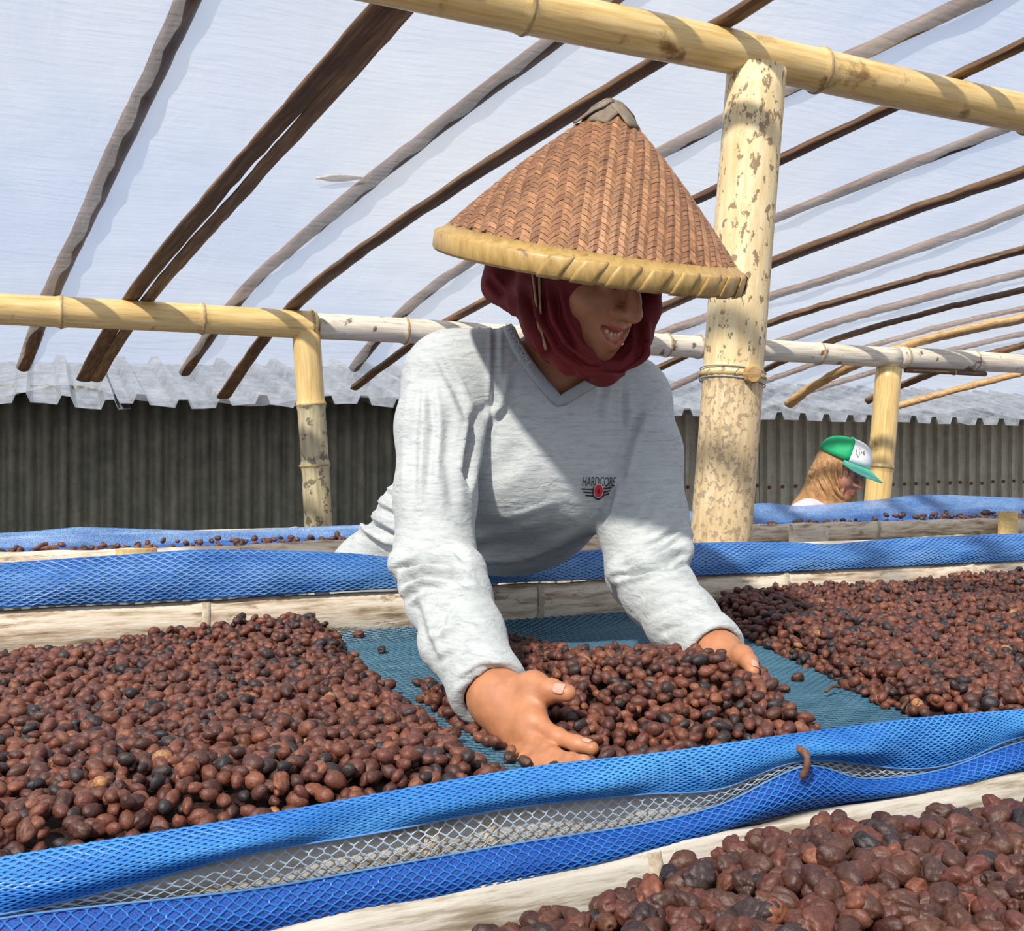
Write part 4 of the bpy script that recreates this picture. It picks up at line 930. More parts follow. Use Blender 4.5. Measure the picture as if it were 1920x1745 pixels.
# teeth, eyes, nails
M['teeth'] = plain('teeth', (.70, .62, .50), .3, .08); M['mouth'] = plain('mouth_inside', (.05, .012, .012), .6)
for i, (x, w, h_) in enumerate(((-.0150, .0066, .0085), (-.0072, .0080, .0100), (.0012, .0078, .0086), (.0092, .0076, .0098), (.0163, .0062, .0078))):
    v, f = bbox_bev((x, .0855-abs(x)**2*9, -.0555-(h_-.008)/2+x*x*11), (w*.94, .005, h_), .0016); obj('tooth', tow_(HFR, v), f, M['teeth'], woman)
v, f = bbox_bev((0, .070, -.058), (.046, .012, .022), .004); obj('mouth_cavity', tow_(HFR, v), f, M['mouth'], woman)
M['eye'] = plain('eye', (.05, .03, .02), .15, .1); M['brow'] = plain('eyebrow_hair', (.02, .014, .012), .9)
for s in (-1, 1):
    v, f = tube(tow_(HFR, [(s*.016, .0945, .039), (s*.030, .090, .043), (s*.048, .078, .038)]), [.0028, .0032, .0016], 8); obj('eyebrow', v, f, M['brow'], woman)
    v, f = tube(tow_(HFR, [(s*.019, .0880, .0105), (s*.031, .0890, .0085), (s*.043, .0835, .0110)]), [.0009, .0015, .0009], 8); obj('eyelashes', v, f, M['brow'], woman)
M['nail'] = plain('fingernail', (.60, .33, .25), .35, .06)
def surf_nail(fn, a, b, n0, w, l):
    """nail plate laid on the finger's surface"""
    d_ = nrm(b-a); n_ = nrm(n0-d_*(n0@d_)); s_ = np.cross(d_, n_); g_ = []; st = np.linspace(-.004, .022, 500)
    for i in np.linspace(-1, 1, 9):
        for j in np.linspace(-1, 1, 9):
            b0 = b+d_*(i*l/2)+s_*(j*w/2*math.sqrt(max(.08, 1-.5*abs(i)**4))); dd = fn((b0[None]+n_[None]*st[:, None]).astype(f32))
            k_ = np.argmax(dd > 0) if (dd > 0).any() else 0; g_.append(b0+n_*(st[k_]+.0007))
    o = obj('fingernail', g_, gridfaces(9, 9), M['nail'], woman); sm = o.modifiers.new('t', 'SOLIDIFY'); sm.thickness = .0010; sm.offset = 0
surf_nail(hand_r, P(1034, 1294, 1.17), P(1057, 1297, 1.158), VC(.05, .45, .88), .0125, .014)
surf_nail(hand_l, P(1405, 1242, 1.295), P(1410, 1254, 1.283), VC(.35, .6, .7), .0100, .011)
surf_nail(hand_r, P(1082, 1395, 1.110), P(1102, 1400, 1.101), VC(.1, .95, .2), .0085, .010)
# ---- headscarf
def scarf_sdf(p):
    q = tol(HFR, p)
    d = ell(q, (0, -.014, .030), (.085, .098, .096)); d = smin(d, ell(q, (0, .000, -.052), (.078, .080, .075)), .045)
    # bun / knot at the back, loose fold by the far cheek
    d = smin(d, chain(p, [P(945, 505, 1.59), P(938, 535, 1.59), P(958, 560, 1.575)], [.030, .027, .020], .01), .03)
    fold = chain(p, [P(1216, 520, 1.60), P(1212, 580, 1.575), P(1196, 630, 1.57), P(1194, 664, 1.575)], [.022, .021, .021, .015], .01); d = smin(d, fold, .012)
    # wrap below the chin
    d = smin(d, chain(p, [P(1002, 550, 1.50), P(1034, 618, 1.485), P(1078, 668, 1.475), P(1130, 690, 1.485), P(1190, 655, 1.51)], [.028, .025, .023, .022, .020], .02), .02)
    d = smin(d, chain(p, [P(1000, 550, 1.56), P(1030, 620, 1.55), P(1072, 672, 1.545), P(1110, 690, 1.55)], [.030, .025, .020, .018], .02), .02)
    # opening for the face
    d = smax(d, -ell(q, (.0, .125, -.018), (.061, .108, .088)), .010)
    return d
CV, CF = surface_nets(scarf_sdf, HC-[.22, .22, .20], HC+[.2, .22, .15], .0034, 2)
sk = []
for a_ in ([(958, 545), (985, 620), (1020, 680)], [(985, 535), (1000, 600), (1035, 660), (1080, 700)], [(1015, 535), (1022, 600), (1050, 650), (1100, 680)], [(1040, 540), (1050, 600), (1075, 650), (1110, 672)]):
    sk.append((a_, 6, -.0065, (1.2, 1.9))); sk.append(([(x+13, y) for x, y in a_], 6, .0045, (1.2, 1.9)))
sk += [([(1050, 650), (1100, 690), (1170, 690), (1215, 650)], 6, -.006, (1.2, 1.9)), ([(1000, 660), (1060, 712), (1120, 716)], 6, -.006, (1.2, 1.9)), ([(915, 520), (930, 540), (945, 555)], 6, -.005, (1.2, 1.9)), ([(1195, 600), (1200, 640), (1195, 675)], 6, -.006, (1.2, 1.9)), ([(1215, 600), (1215, 640), (1212, 670)], 5, .004, (1.2, 1.9))]
CV = sculpt(CV, CF, sk)
o = obj('headscarf', CV, CF, M['scarf'], woman); o['label'] = 'dark red headscarf wrapped round head and chin'
# ---- printing on the shirt
M['print'] = plain('black_print', (.012, .012, .016), .6, .05); M['print_red'] = plain('red_print', (.62, .01, .025), .55, .05); M['print_white'] = plain('white_print', (.75, .76, .78), .6, .05)
def put(flat, faces, mat, off=.0016, parent=shirt, bvh=None):
    pts = decal(flat, bvh or shirt_bvh, off)
    ok_ = [f for f in faces if all(pts[i] is not None for i in f)]
    o = obj('print', [p if p is not None else (0, 0, 0) for p in pts], ok_, mat, parent, smooth=False)
    if len(faces) > 30: o['kind'] = 'stuff'      # lettering
def quad(x0, y0, x1, y1, w): 
    t = np.array([y0-y1, x1-x0], float); t = t/np.linalg.norm(t)*w/2; n_ = 6; q_ = []
    for s in np.linspace(0, 1, n_): c = np.array([x0+(x1-x0)*s, y0+(y1-y0)*s]); q_ += [c+t, c-t]
    return q_, [(2*i, 2*i+1, 2*i+3, 2*i+2) for i in range(n_-1)]
v, f = text2d('HARDCORE', 62, 18)
put(np.stack([1091+v[:, 0]+.10*v[:, 1], 911-v[:, 1]+.015*v[:, 0]], 1), f, M['print'])
for k, (xa, xb) in enumerate(((1090, 1148), (1093, 1145), (1097, 1141))):
    y = 916+6*k
    for a_, b_ in (((xa, y), (1113, y+1)), ((1130, y), (xb, y-3))): put(*quad(*a_, *b_, 2.6), M['print'])
def disc(cx, cy, rx, ry, n_=20): return [(cx, cy)]+[(cx+rx*math.cos(t), cy+ry*math.sin(t)) for t in np.linspace(0, 2*math.pi, n_, endpoint=False)], [(0, 1+i, 1+(i+1) % n_) for i in range(n_)]
put(*disc(1121, 922, 11, 14.5), M['print'], .0018); put(*disc(1121.5, 919.5, 9.6, 13.2), M['print_white'], .0022); put(*disc(1121.5, 919.5, 8.6, 12), M['print_red'], .0026); put(*disc(1121.5, 920, 2.4, 4), M['print'], .0030)
# collar word runs down the V
v, f = text2d('HARDCORE', 82, 9.5); c0 = np.array([942, 621]); dv_ = nrm([52, 78]); nv_ = np.array([dv_[1], -dv_[0]])
flat = [c0+dv_*a+nv_*b for a, b in v]; put(flat, f, M['print_white'], .0085)
# ---- conical hat
hat = thing('conical_hat', 'woven bamboo conical hat with a pale rim on the head of the scooping person', 'hat', P(1105, 490, 1.50))
HA = nrm(VC(.140, .94, .245)); HB = P(1105, 484, 1.50); HR, HH = .2135, .208
e1 = nrm(np.cross(HA, np.cross(-FWD+UP*.0, HA))); e2 = np.cross(HA, e1)      # e1 faces the camera
SL = math.hypot(HR, HH); TH = 2*math.pi*HR/SL
def cone_pt(rho, phi, off=0):
    az = phi/TH*2*math.pi; rho = np.asarray(rho); rr = HR*rho/SL; hh = HH*(1-rho/SL)+.010*np.sin(np.pi*rho/SL)
    nr = HH/SL; return HB+np.outer((rr+off*nr)*np.cos(az), e1)+np.outer((rr+off*nr)*np.sin(az), e2)+np.outer(hh+off*HR/SL, HA)
M['weave'] = None
def weave_mat():
    m, nt, b = newmat('woven_bamboo_strip'); at = N(nt, 'ShaderNodeAttribute', attribute_name='tint'); f = noise(nt, coords(nt), 120, 4, .6); f0 = noise(nt, coords(nt), 9, 4, .6)
    c = mixc(nt, 1., at.outputs['Color'], ramp(nt, f, [(.3, (.72, .70, .68)), (.7, (1.12, 1.1, 1.05))]), 'MULTIPLY')
    c = mixc(nt, 1., c, ramp(nt, f0, [(.35, (.78, .74, .72)), (.65, (1.1, 1.1, 1.1))]), 'MULTIPLY')
    nt.links.new(c, b.inputs['Base Color']); b.inputs['Roughness'].default_value = .5; return m
M['weave'] = weave_mat(); M['hat_base'] = plain('hat_lining', (.14, .075, .04), .8, .2, 40)
g = np.random.default_rng(5); Wc, Pc = .0122, .0092; vs_, fs_, cs_ = [], [], []; k = 0
for ci in range(int(-.32/Wc), int(.32/Wc)+1):
    for cj in range(-90, 90):
        sg = 1 if ci % 2 == 0 else -1
        x0, y0 = ci*Wc, cj*Pc+(0 if sg > 0 else Pc*.5); sl = 1.0*Wc*sg; ov = .0014; hw = Pc*.445
        cor = []
        for a in (0, .5, 1):
            xx = x0-ov+a*(Wc+2*ov); yy = y0+(a-.5)*sl
            for b_ in (-1, 1): cor.append((xx, yy+b_*hw, .0038*math.sin(math.pi*(.10+.80*a))))
        X_ = np.array([c[0] for c in cor]); Y_ = np.array([c[1] for c in cor]); rho = np.hypot(X_, Y_); phi = np.arctan2(X_, Y_)
        if rho.max() > SL*.975 or rho.min() < .012 or abs(phi).max() > TH/2: continue
        top_ = cone_pt(rho, phi, np.array([c[2] for c in cor])+.0016+g.uniform(0, .0006)); bt_ = cone_pt(rho, phi, 0.)
        vs_.append(np.concatenate([top_, bt_])); fs_ += [tuple(k+i for i in q_) for q_ in ((0, 1, 3, 2), (2, 3, 5, 4), (0, 2, 8, 6), (2, 4, 10, 8), (3, 1, 7, 9), (5, 3, 9, 11), (1, 0, 6, 7), (4, 5, 11, 10))]; k += 12
        base = np.array([.37, .185, .088]) if sg > 0 else np.array([.295, .142, .068]); cs_.append(np.tile(base*g.uniform(.78, 1.22), (12, 1)))
wv = obj('weave', np.concatenate(vs_), np.array(fs_), M['weave'], hat, smooth=False); setcol(wv.data, np.concatenate(cs_)); wv['kind'] = 'stuff'
# inner cone shell
na, nr_ = 72, 14; rho, phi = np.meshgrid(np.linspace(.004, SL*.985, nr_), np.linspace(-TH/2, TH/2, na), indexing='ij')
o = obj('shell', cone_pt(rho.ravel(), phi.ravel(), -.001), gridfaces(nr_, na), M['hat_base'], hat); sm = o.modifiers.new('t', 'SOLIDIFY'); sm.thickness = .003; sm.offset = 0
# rim: lathe
M['rim'] = streaky('bamboo_rim', [(.25, (.30, .17, .045)), (.5, (.46, .29, .09)), (.8, (.60, .42, .17))], (40, 40, 8), .42, (.25, .13, .05), .0006, 30, .66, .05, 2.5)
def lathe(prof, n_=96, a0=0, a1=2*math.pi, closed=True):
    V_ = []; th_ = np.linspace(a0, a1, n_, endpoint=not closed)
    for r_, h_ in prof: V_.append(HB+np.outer(r_*np.cos(th_), e1)+np.outer(r_*np.sin(th_), e2)+h_*HA)
    F_ = []; m_ = len(prof)
    for i in range(m_ if closed else m_):
        for j in range(n_ if closed else n_-1): F_.append((i*n_+j, i*n_+(j+1) % n_, ((i+1) % m_)*n_+(j+1) % n_, ((i+1) % m_)*n_+j))
    return np.concatenate(V_), F_
obj('rim', *lathe([(HR+.004, -.016), (HR+.007, -.012), (HR+.007, .008), (HR+.004, .011), (HR-.001, .0125), (HR-.012, .021), (HR-.013, .018), (HR-.003, .007), (HR-.003, -.014)]), M['rim'], hat)
for i, a_ in enumerate(np.linspace(-.30, 1.25, 9)):      # diagonal wraps bound over the rim
    wv_ = .135; n_ = 6; rows = []
    for r_, h_, sh in ((HR+.0040, -.0172, -.03), (HR+.0082, -.0125, -.02), (HR+.0084, -.002, .0), (HR+.0082, .009, .03), (HR+.004, .0125, .04)):
        th_ = np.linspace(a_+sh, a_+wv_+sh, n_); rr_ = r_-.0008+np.linspace(.0010, 0, n_); rows.append(HB+np.outer(rr_*np.cos(th_), e1)+np.outer(rr_*np.sin(th_), e2)+h_*HA)
    o = obj('rim_wrap', np.concatenate(rows), gridfaces(5, n_), M['rim'], hat); sm = o.modifiers.new('t', 'SOLIDIFY'); sm.thickness = .0008; sm.offset = -1
# patch folded over the tip
M['patch'] = plain('grey_brown_strip', (.20, .155, .11), .75, .3, 60, .001)
for i, (az0, rl, wv_) in enumerate(((-.55, .050, .020), (.85, .052, .016), (2.4, .05, .022), (-1.5, .062, .018), (3.9, .05, .02))):
    rows = []
    for rho_ in np.linspace(-.004, rl, 7):
        w_ = wv_*(1-.25*max(0, rho_)/rl); s_ = np.linspace(-1, 1, 7)*w_; R_ = np.hypot(max(rho_, .001), s_*(1 if rho_ > .01 else .5)); ph_ = np.arctan2(s_*(1 if rho_ > .01 else .5), max(rho_, .004))
        azc = az0/(2*math.pi)*TH; rows.append(cone_pt(np.maximum(R_, .001), azc+ph_*.9, .0055+.0012*i+.0015*math.sin(5*rho_/rl)))
    o = obj('tip_patch', np.concatenate(rows), gridfaces(7, 7), M['patch'], hat); sm = o.modifiers.new('t', 'SOLIDIFY'); sm.thickness = .0022; sm.offset = 1
# chin straps of split straw
M['straw'] = plain('straw_cord', (.42, .27, .13), .6, .25, 80)
for pts in ([(998, 500), (1002, 560), (1008, 610), (1022, 655)], [(1012, 505), (1010, 570), (1014, 620), (1024, 655)]):
    fz = [P(x, y, 1.415+.012*i) for i, (x, y) in enumerate(pts)]; cb = BVHTree.FromPolygons([Vector(v) for v in CV], [tuple(f_) for f_ in CF]); pp_ = [q_ if q_ is not None else P(x, y, 1.43) for q_, (x, y) in zip(decal(pts, cb, .003), pts)]
    pp_[0] = HB+(pp_[0]-HB)*.98
    obj('chin_cord', *tube(spline(pp_, 20), .0018, 6), M['straw'], hat)
# ================================================================== person in the green cap behind the far net
M['tan'] = streaky('tan_patterned_scarf', [(.3, (.24, .115, .04)), (.5, (.42, .225, .09)), (.75, (.56, .34, .16))], (30, 30, 30), .7, (.62, .46, .28), .001, 60, .62, .05, 1.5)
M['pink'] = plain('pale_pink_cotton', (.74, .58, .62), .9, .06, 30)
M['capgreen'] = plain('green_cap_cloth', (.005, .36, .13), .7, .15, 40); M['capwhite'] = plain('white_cap_cloth', (.80, .80, .78), .7, .04); M['brim'] = plain('sea_green_brim', (.10, .50, .36), .6, .08)
M['skin2'] = skin_mat('skin_tan', (.50, .22, .13), None)
T0 = 4.40; KC = P(1574, 884, T0); KF = VC(.64, -.36, .66); KU = VC(.34, .90, .12); KFR = frame(KC, KF, KU, 1.02)
fw = nrm(VC(.80, 0, .55)); sd2 = np.cross(UP, fw); fw2, sd2 = fw, nrm(np.cross(UP, fw))     # her facing, own left
sc_ = P(1532, 968, T0+.06); pc_ = np.array([sc_[0], sc_[1], .56])-fw*.06; nb2 = sc_+UP*.06+fw*.01
R2 = np.stack([sd2, fw, UP], 1)
s2R, s2L = sc_-sd2*.15, sc_+sd2*.15; e2R, e2L = s2R+fw*.10-UP*.24-sd2*.02, s2L+fw*.10-UP*.24+sd2*.02
w2R, w2L = e2R+fw*.20+UP*.03+sd2*.03, e2L+fw*.20+UP*.03-sd2*.03
h2R, h2L = pc_-sd2*.09-UP*.02, pc_+sd2*.09-UP*.02; k2R, k2L = h2R+fw*.36+UP*.0, h2L+fw*.36; f2R, f2L = np.r_[(k2R+fw*.02)[:2], .06], np.r_[(k2L+fw*.02)[:2], .06]
def torso2(p, o=0):
    d = ell(p, pc_, (.165+o, .12+o, .12+o), R2); d = smin(d, ell(p, (pc_+sc_)/2, (.14+o, .11+o, .17+o), R2), .08); d = smin(d, ell(p, sc_-UP*.06, (.15+o, .10+o, .13+o), R2), .07)
    return smin(d, rcone(p, s2R, s2L, .055+o, .055+o), .06)
def arms2(p, o=0): return np.minimum(chain(p, [s2R, e2R, w2R], [.05+o, .04+o, .028+o], .02), chain(p, [s2L, e2L, w2L], [.05+o, .04+o, .028+o], .02))
def legs2(p, o=0): return np.minimum(chain(p, [h2R, k2R, f2R], [.08+o, .055+o, .036+o], .02), chain(p, [h2L, k2L, f2L], [.08+o, .055+o, .036+o], .02))
def hands2(p):
    d = None
    for w, s in ((w2R, 1), (w2L, -1)):
        e = ell(p, w+fw*.045, (.038, .045, .015), R2); e = smin(e, rcone(p, w-fw*.04, w+fw*.01, .026, .024), .02)
        for i, (x, l) in enumerate(((-.028, .055), (-.010, .068), (.009, .064), (.027, .05))):
            b_ = w+fw*.085+sd2*x; e = smin(e, finger(p, [b_, b_+fw*l*.5-UP*.004, b_+fw*l*.8-UP*.016], .009, .007), .006)
        b_ = w+fw*.02+sd2*s*.03; e = smin(e, finger(p, [b_, b_+fw*.03+sd2*s*.018, b_+fw*.055+sd2*s*.016-UP*.008], .011, .008), .01)
        d = e if d is None else np.minimum(d, e)
    return d
def feet2(p):
    d = legs2(p)
    for f_ in (f2R, f2L): d = smin(d, rcone(p, f_-fw*.03-UP*.028, f_+fw*.15-UP*.038, .030, .020), .02)
    return d
b2 = np.array([sc_, pc_, w2R, w2L, s2R, s2L, k2R, k2L, f2R, f2L]); lo2, hi2 = b2.min(0)-.2, b2.max(0)+.2; lo2[2] = -.02
A1 = surface_nets(lambda p: smin(smin(torso2(p), arms2(p), .02), smin(feet2(p), rcone(p, nb2, KC-UP*.05, .05, .05), .02), .03), lo2, hi2, .012, 1)
A2 = surface_nets(lambda p: smin(head_sdf(tol(KFR, p), False), rcone(p, nb2, KC-UP*.05, .05, .05), .02), KC-.17, KC+.17, .0036, 1)
A3 = surface_nets(hands2, np.minimum(w2R, w2L)-.15, np.maximum(w2R, w2L)+.19, .004, 1)
bgp = thing('person', 'person in a green and white cap and tan headscarf sitting behind the far bed', 'person', (pc_[0], pc_[1], 0))
v_, f_, k = [], [], 0
for v, f in (A1, A2, A3): v_.append(v); f_.append(f+k); k += len(v)
o = obj('body', np.concatenate(v_), np.concatenate(f_), M['skin2'], bgp); tt = np.ones((k, 3)); lm = lipmask(tol(KFR, A2[0]), False); tt[len(A1[0]):len(A1[0])+len(A2[0])] = 1-lm[:, None]*np.array([.05, .28, .22]); setcol(o.data, tt)
for s in (-1, 1):
    v, f = tube(tow_(KFR, [(s*.016, .0945, .039), (s*.030, .090, .043), (s*.048, .078, .038)]), [.0028, .0032, .0016], 8); obj('eyebrow', v, f, M['brow'], bgp)
    v, f = tube(tow_(KFR, [(s*.019, .0880, .0105), (s*.031, .0890, .0085), (s*.043, .0835, .0110)]), [.0009, .0015, .0009], 8); obj('eyelashes', v, f, M['brow'], bgp)
SVb, SFb = surface_nets(lambda p: smax(smin(torso2(p, .012), arms2(p, .014), .03), -(p[:, 2]-.50), .01), lo2, hi2, .009, 2)
o = obj('shirt', SVb, SFb, M['pink'], bgp); o['label'] = 'pale pink shirt'
TVb, TFb = surface_nets(lambda p: smax(smin(legs2(p, .012), ell(p, pc_, (.17, .125, .12), R2), .04), -(p[:, 2]-.13), .01), lo2, hi2, .010, 2); obj('trousers', TVb, TFb, M['trousers'], bgp)
def scarf2(p):
    q = tol(KFR, p); d = ell(q, (0, -.014, .026), (.086, .100, .092)); d = smin(d, ell(q, (0, -.008, -.060), (.078, .078, .075)), .05)
    d = smin(d, rcone(p, KC-UP*.05-fw*.045, sc_+UP*.02-fw*.02, .082, .085), .05); d = smin(d, rcone(p, KC-UP*.09, sc_+UP*.05+fw*.08, .06, .06), .04)
    d = smin(d, ell(p, sc_+UP*.015+fw*.01, (.105, .11, .060), R2), .04)
    return smax(d, -ell(q, (0, .112, -.016), (.055, .090, .088)), .010)
CVb, CFb = surface_nets(scarf2, np.minimum(KC, sc_)-.22, np.maximum(KC, sc_)+.20, .0052, 2)
sk = []
for a_ in ([(1552, 866), (1548, 890), (1562, 920), (1580, 938)], [(1562, 866), (1562, 895), (1574, 925)], [(1572, 866), (1574, 895), (1578, 925)], [(1540, 870), (1532, 900), (1548, 930)], [(1585, 875), (1580, 900), (1578, 920)], [(1515, 895), (1530, 896)], [(1512, 880), (1530, 882)]):
    sk.append((a_, 2.6, -.008, (3.8, 5))); sk.append(([(x+5, y) for x, y in a_], 2.6, .006, (3.8, 5)))
CVb = sculpt(CVb, CFb, sk); o = obj('headscarf', CVb, CFb, M['tan'], bgp); o['label'] = 'tan patterned headscarf draped over the shoulders'
# cap
cap = thing('baseball_cap', 'green cap with a white front panel and sea-green brim worn over the tan headscarf', 'cap', KC)
def dome(a0, a1, e0, e1_, n_=22, m_=12, off=0):
    az, el_ = np.meshgrid(np.linspace(a0, a1, n_), np.linspace(e0, e1_, m_), indexing='ij')
    x = np.cos(el_)*np.sin(az)*(.090+off); y = np.cos(el_)*np.cos(az)*(.108+off)-.006; z = .052+np.sin(el_)**.80*(.088+off)+.014*np.cos(el_)*np.cos(az)*0
    z += np.where(np.cos(az) > .3, .010*np.sin(2*np.clip(el_, 0, 1.5)), 0)
    return tow_(KFR, np.stack([x, y, z], -1).reshape(-1, 3)), gridfaces(n_, m_)
for nm, a0, a1, mt in (('front_panel', -.98, .98, M['capwhite']), ('crown', .98, 2*math.pi-.98, M['capgreen'])):
    v, f = dome(a0, a1, 0.02, math.pi/2-.001); o = obj(nm, v, f, mt, cap); sm = o.modifiers.new('t', 'SOLIDIFY'); sm.thickness = .003; sm.offset = 1
cap_panel = [o for o in cap.children if o.name.startswith('front_panel')][0]
rows = []
for s in np.linspace(0, 1, 8):
    az = np.linspace(-1.15, 1.15, 19); ln = .078*np.cos(az/1.15*math.pi/2)**.6*s
    x = np.sin(az)*(.091); y = np.cos(az)*.109-.006+ln; z = .054-.028*s*np.abs(np.cos(az/1.15*math.pi/2))**.5-.020*(x/.09)**2*s; rows.append(tow_(KFR, np.stack([x, y, z], 1)))
o = obj('brim', np.concatenate(rows), gridfaces(8, 19), M['brim'], cap); sm = o.modifiers.new('t', 'SOLIDIFY'); sm.thickness = .004; sm.offset = 0
v, f = tube(tow_(KFR, [(0, -.006, .139), (0, -.006, .146), (0, -.006, .149)]), [.010, .009, .003], 10); obj('button', v, f, M['capgreen'], cap)
cv, cf = dome(-.98, .98, 0.02, math.pi/2-.001); cbv = BVHTree.FromPolygons([Vector(p) for p in cv], [tuple(q_) for q_ in cf])
for a_, b_, w_ in (((1604, 842), (1606, 850), 1.6), ((1605, 851), (1609, 857), 1.6), ((1610, 846), (1611, 852), 1.4), ((1613, 845), (1615, 850), 1.4), ((1617, 848), (1620, 853), 1.6), ((1619, 846), (1617, 852), 1.2), ((1609, 842), (1612, 843), 1.0)):
    fl_, fc_ = quad(*a_, *b_, w_); put(fl_, fc_, M['patch'], .005, cap_panel, cbv)
# stool she sits on
stl = thing('wooden_stool', 'low wooden stool under the person in the green cap', 'stool', (pc_[0], pc_[1], 0))
v, f = bbox_bev((pc_[0], pc_[1], .42), (.34, .30, .035), .006); obj('seat', v, f, M['rafter_light'], stl)
for sx in (-.13, .13):
    for sy in (-.11, .11): v, f = box((pc_[0]+sx, pc_[1]+sy, .2015), (.035, .035, .403)); obj('leg', v, f, M['rafter_light'], stl, smooth=False)
# ================================================================== coffee cherries
ss = lambda x: np.clip(x, 0, 1)**2*(3-2*np.clip(x, 0, 1))
def fp(pts, z): return [tuple(PZ(x, y, z)[:2]) for x, y in pts]
zB = -.312
left_poly = [(-.9, 1.79)]+fp([(0, 1231), (330, 1215), (430, 1190)], zB)[2:2]+[(PV(430, 1200, 1.785)[0], 1.785), (PV(625, 1190, 1.785)[0], 1.785)]+fp([(642, 1212), (690, 1255), (755, 1308), (830, 1360), (890, 1404), (940, 1436)], zB)+[fp([(975, 1470)], zB)[0], (-.9, .80)]
cent_poly = fp([(930, 1182), (1010, 1200), (1080, 1222), (1300, 1212), (1405, 1228), (1450, 1290), (1480, 1335), (1545, 1372), (1480, 1392), (1250, 1420), (1090, 1450), (1020, 1440), (1000, 1340), (960, 1262), (925, 1210)], zB)
trail_poly = fp([(790, 1272), (850, 1285), (920, 1330), (975, 1385), (960, 1402), (905, 1378), (850, 1344), (800, 1305)], zB)
right_poly = fp([(1322, 1150), (1430, 1202), (1560, 1262), (1650, 1312), (1742, 1340), (1800, 1345)], zB)+[(PV(1900, 1345, .80)[0], .80), (3.3, .80), (3.3, 1.79), (PV(1335, 1140, 1.785)[0], 1.785)]
def h2(u, v):
    h = np.zeros(np.broadcast(u, v).shape)
    d = polysd(left_poly, u, v)
    pk = PV(520, 1180, 1.76)
    hl = (.030+.016*np.exp(-((u-pk[0])**2/.03+(v-1.76)**2/.05))+.004*np.sin(13*u+3*v)*np.sin(11*v)-.022*ss((v-1.55)/.25)*ss((pk[0]-.12-u)/.25))*ss(d/.055)
    h = np.maximum(h, np.where(d > 0, .008, 0)+hl*(d > 0))
    d = polysd(right_poly, u, v); hr = (.026+.012*ss((v-1.5)/.25)+.004*np.sin(12*u)*np.sin(10*v))*ss(d/.05)
    h = np.maximum(h, np.where(d > 0, .008+hr, 0))
    d = polysd(cent_poly, u, v)
    a, b_ = np.array([.585, 1.20]), np.array([.835, 1.085]); e = b_-a; t = np.clip(((u-a[0])*e[0]+(v-a[1])*e[1])/(e@e), 0, 1)
    dd = np.sqrt((u-a[0]-t*e[0])**2+(v-a[1]-t*e[1])**2)
    hc = .010*ss(d/.02)+.056*np.exp(-(dd/.125)**2)*ss(d/.05)
    h = np.maximum(h, np.where(d > 0, .006+hc, 0))
    d = polysd(trail_poly, u, v); h = np.maximum(h, np.where(d > 0, .006+.008*ss(d/.025), 0))
    return h
def surf2(u, v): return floor2(u, v)+h2(u, v)
# bean shapes: ovoid, puckered, with a crease
def bean_mesh(sub, g):
    bm = bmesh.new(); bmesh.ops.create_icosphere(bm, subdivisions=sub, radius=1)
    v = np.array([p.co[:] for p in bm.verts]); f = np.array([[q.index for q in fa.verts] for fa in bm.faces]); bm.free()
    ph = g.uniform(0, 6.28, 9); r = np.ones(len(v)); wr = g.uniform(.5, 1.5)
    r += .10*wr*np.sin(2.6*v[:, 0]+ph[0])*np.sin(2.4*v[:, 1]+ph[1])+.07*wr*np.sin(4.3*v[:, 1]+ph[2])*np.sin(3.9*v[:, 2]+ph[3])+.045*wr*np.sin(7*v[:, 0]+5*v[:, 2]+ph[4])*np.sin(6*v[:, 1]+ph[5])
    if g.random() < .45: r -= .16*np.exp(-((v[:, 1]-.05*np.sin(3*v[:, 0]))/.16)**2)*(v[:, 2] > -.2)     # seam
    r -= .10*np.exp(-((v[:, 0]-1)**2+v[:, 1]**2+v[:, 2]**2)/.08)                                           # stalk dimple
    if sub > 2:
        for _ in range(7):      # shrivel creases: short random great-circle grooves
            a = nrm(g.normal(size=3)); c = nrm(np.cross(a, g.normal(size=3)))
            d_ = v@a; r -= .075*wr*np.exp(-(d_/.10)**2)*np.clip(v@c+.1, 0, 1)
    v = v*r[:, None]*np.array([1.06, g.uniform(.64, .84), g.uniform(.58, .78)])
    return v, f
def randrot(n, g, flat=.6):
    yaw = g.uniform(0, 2*np.pi, n); pit = g.normal(0, flat*.6, n); rol = g.uniform(-np.pi, np.pi, n)
    def R(a, i, j):
        m = np.tile(np.eye(3), (n, 1, 1)); m[:, i, i] = np.cos(a); m[:, j, j] = np.cos(a); m[:, i, j] = -np.sin(a); m[:, j, i] = np.sin(a); return m
    return R(yaw, 0, 1)@R(pit, 0, 2)@R(rol, 1, 2)
PAL = 1.18*np.array([(.115, .036, .020), (.085, .028, .018), (.145, .048, .026), (.060, .022, .016), (.030, .018, .017), (.020, .016, .018), (.17, .060, .030), (.10, .032, .022)])
PW = np.array([.22, .20, .16, .14, .08, .05, .06, .09]); PW /= PW.sum()
def tints(n, g, dark=False, tan=.003):
    c = PAL[g.choice(len(PAL), n, p=PW)]*g.uniform(.8, 1.25, (n, 1))
    if dark: c = c*.55+np.array([.022, .014, .010])
    k = g.random(n) < tan; c[k] = np.array([.38, .18, .07]); return c
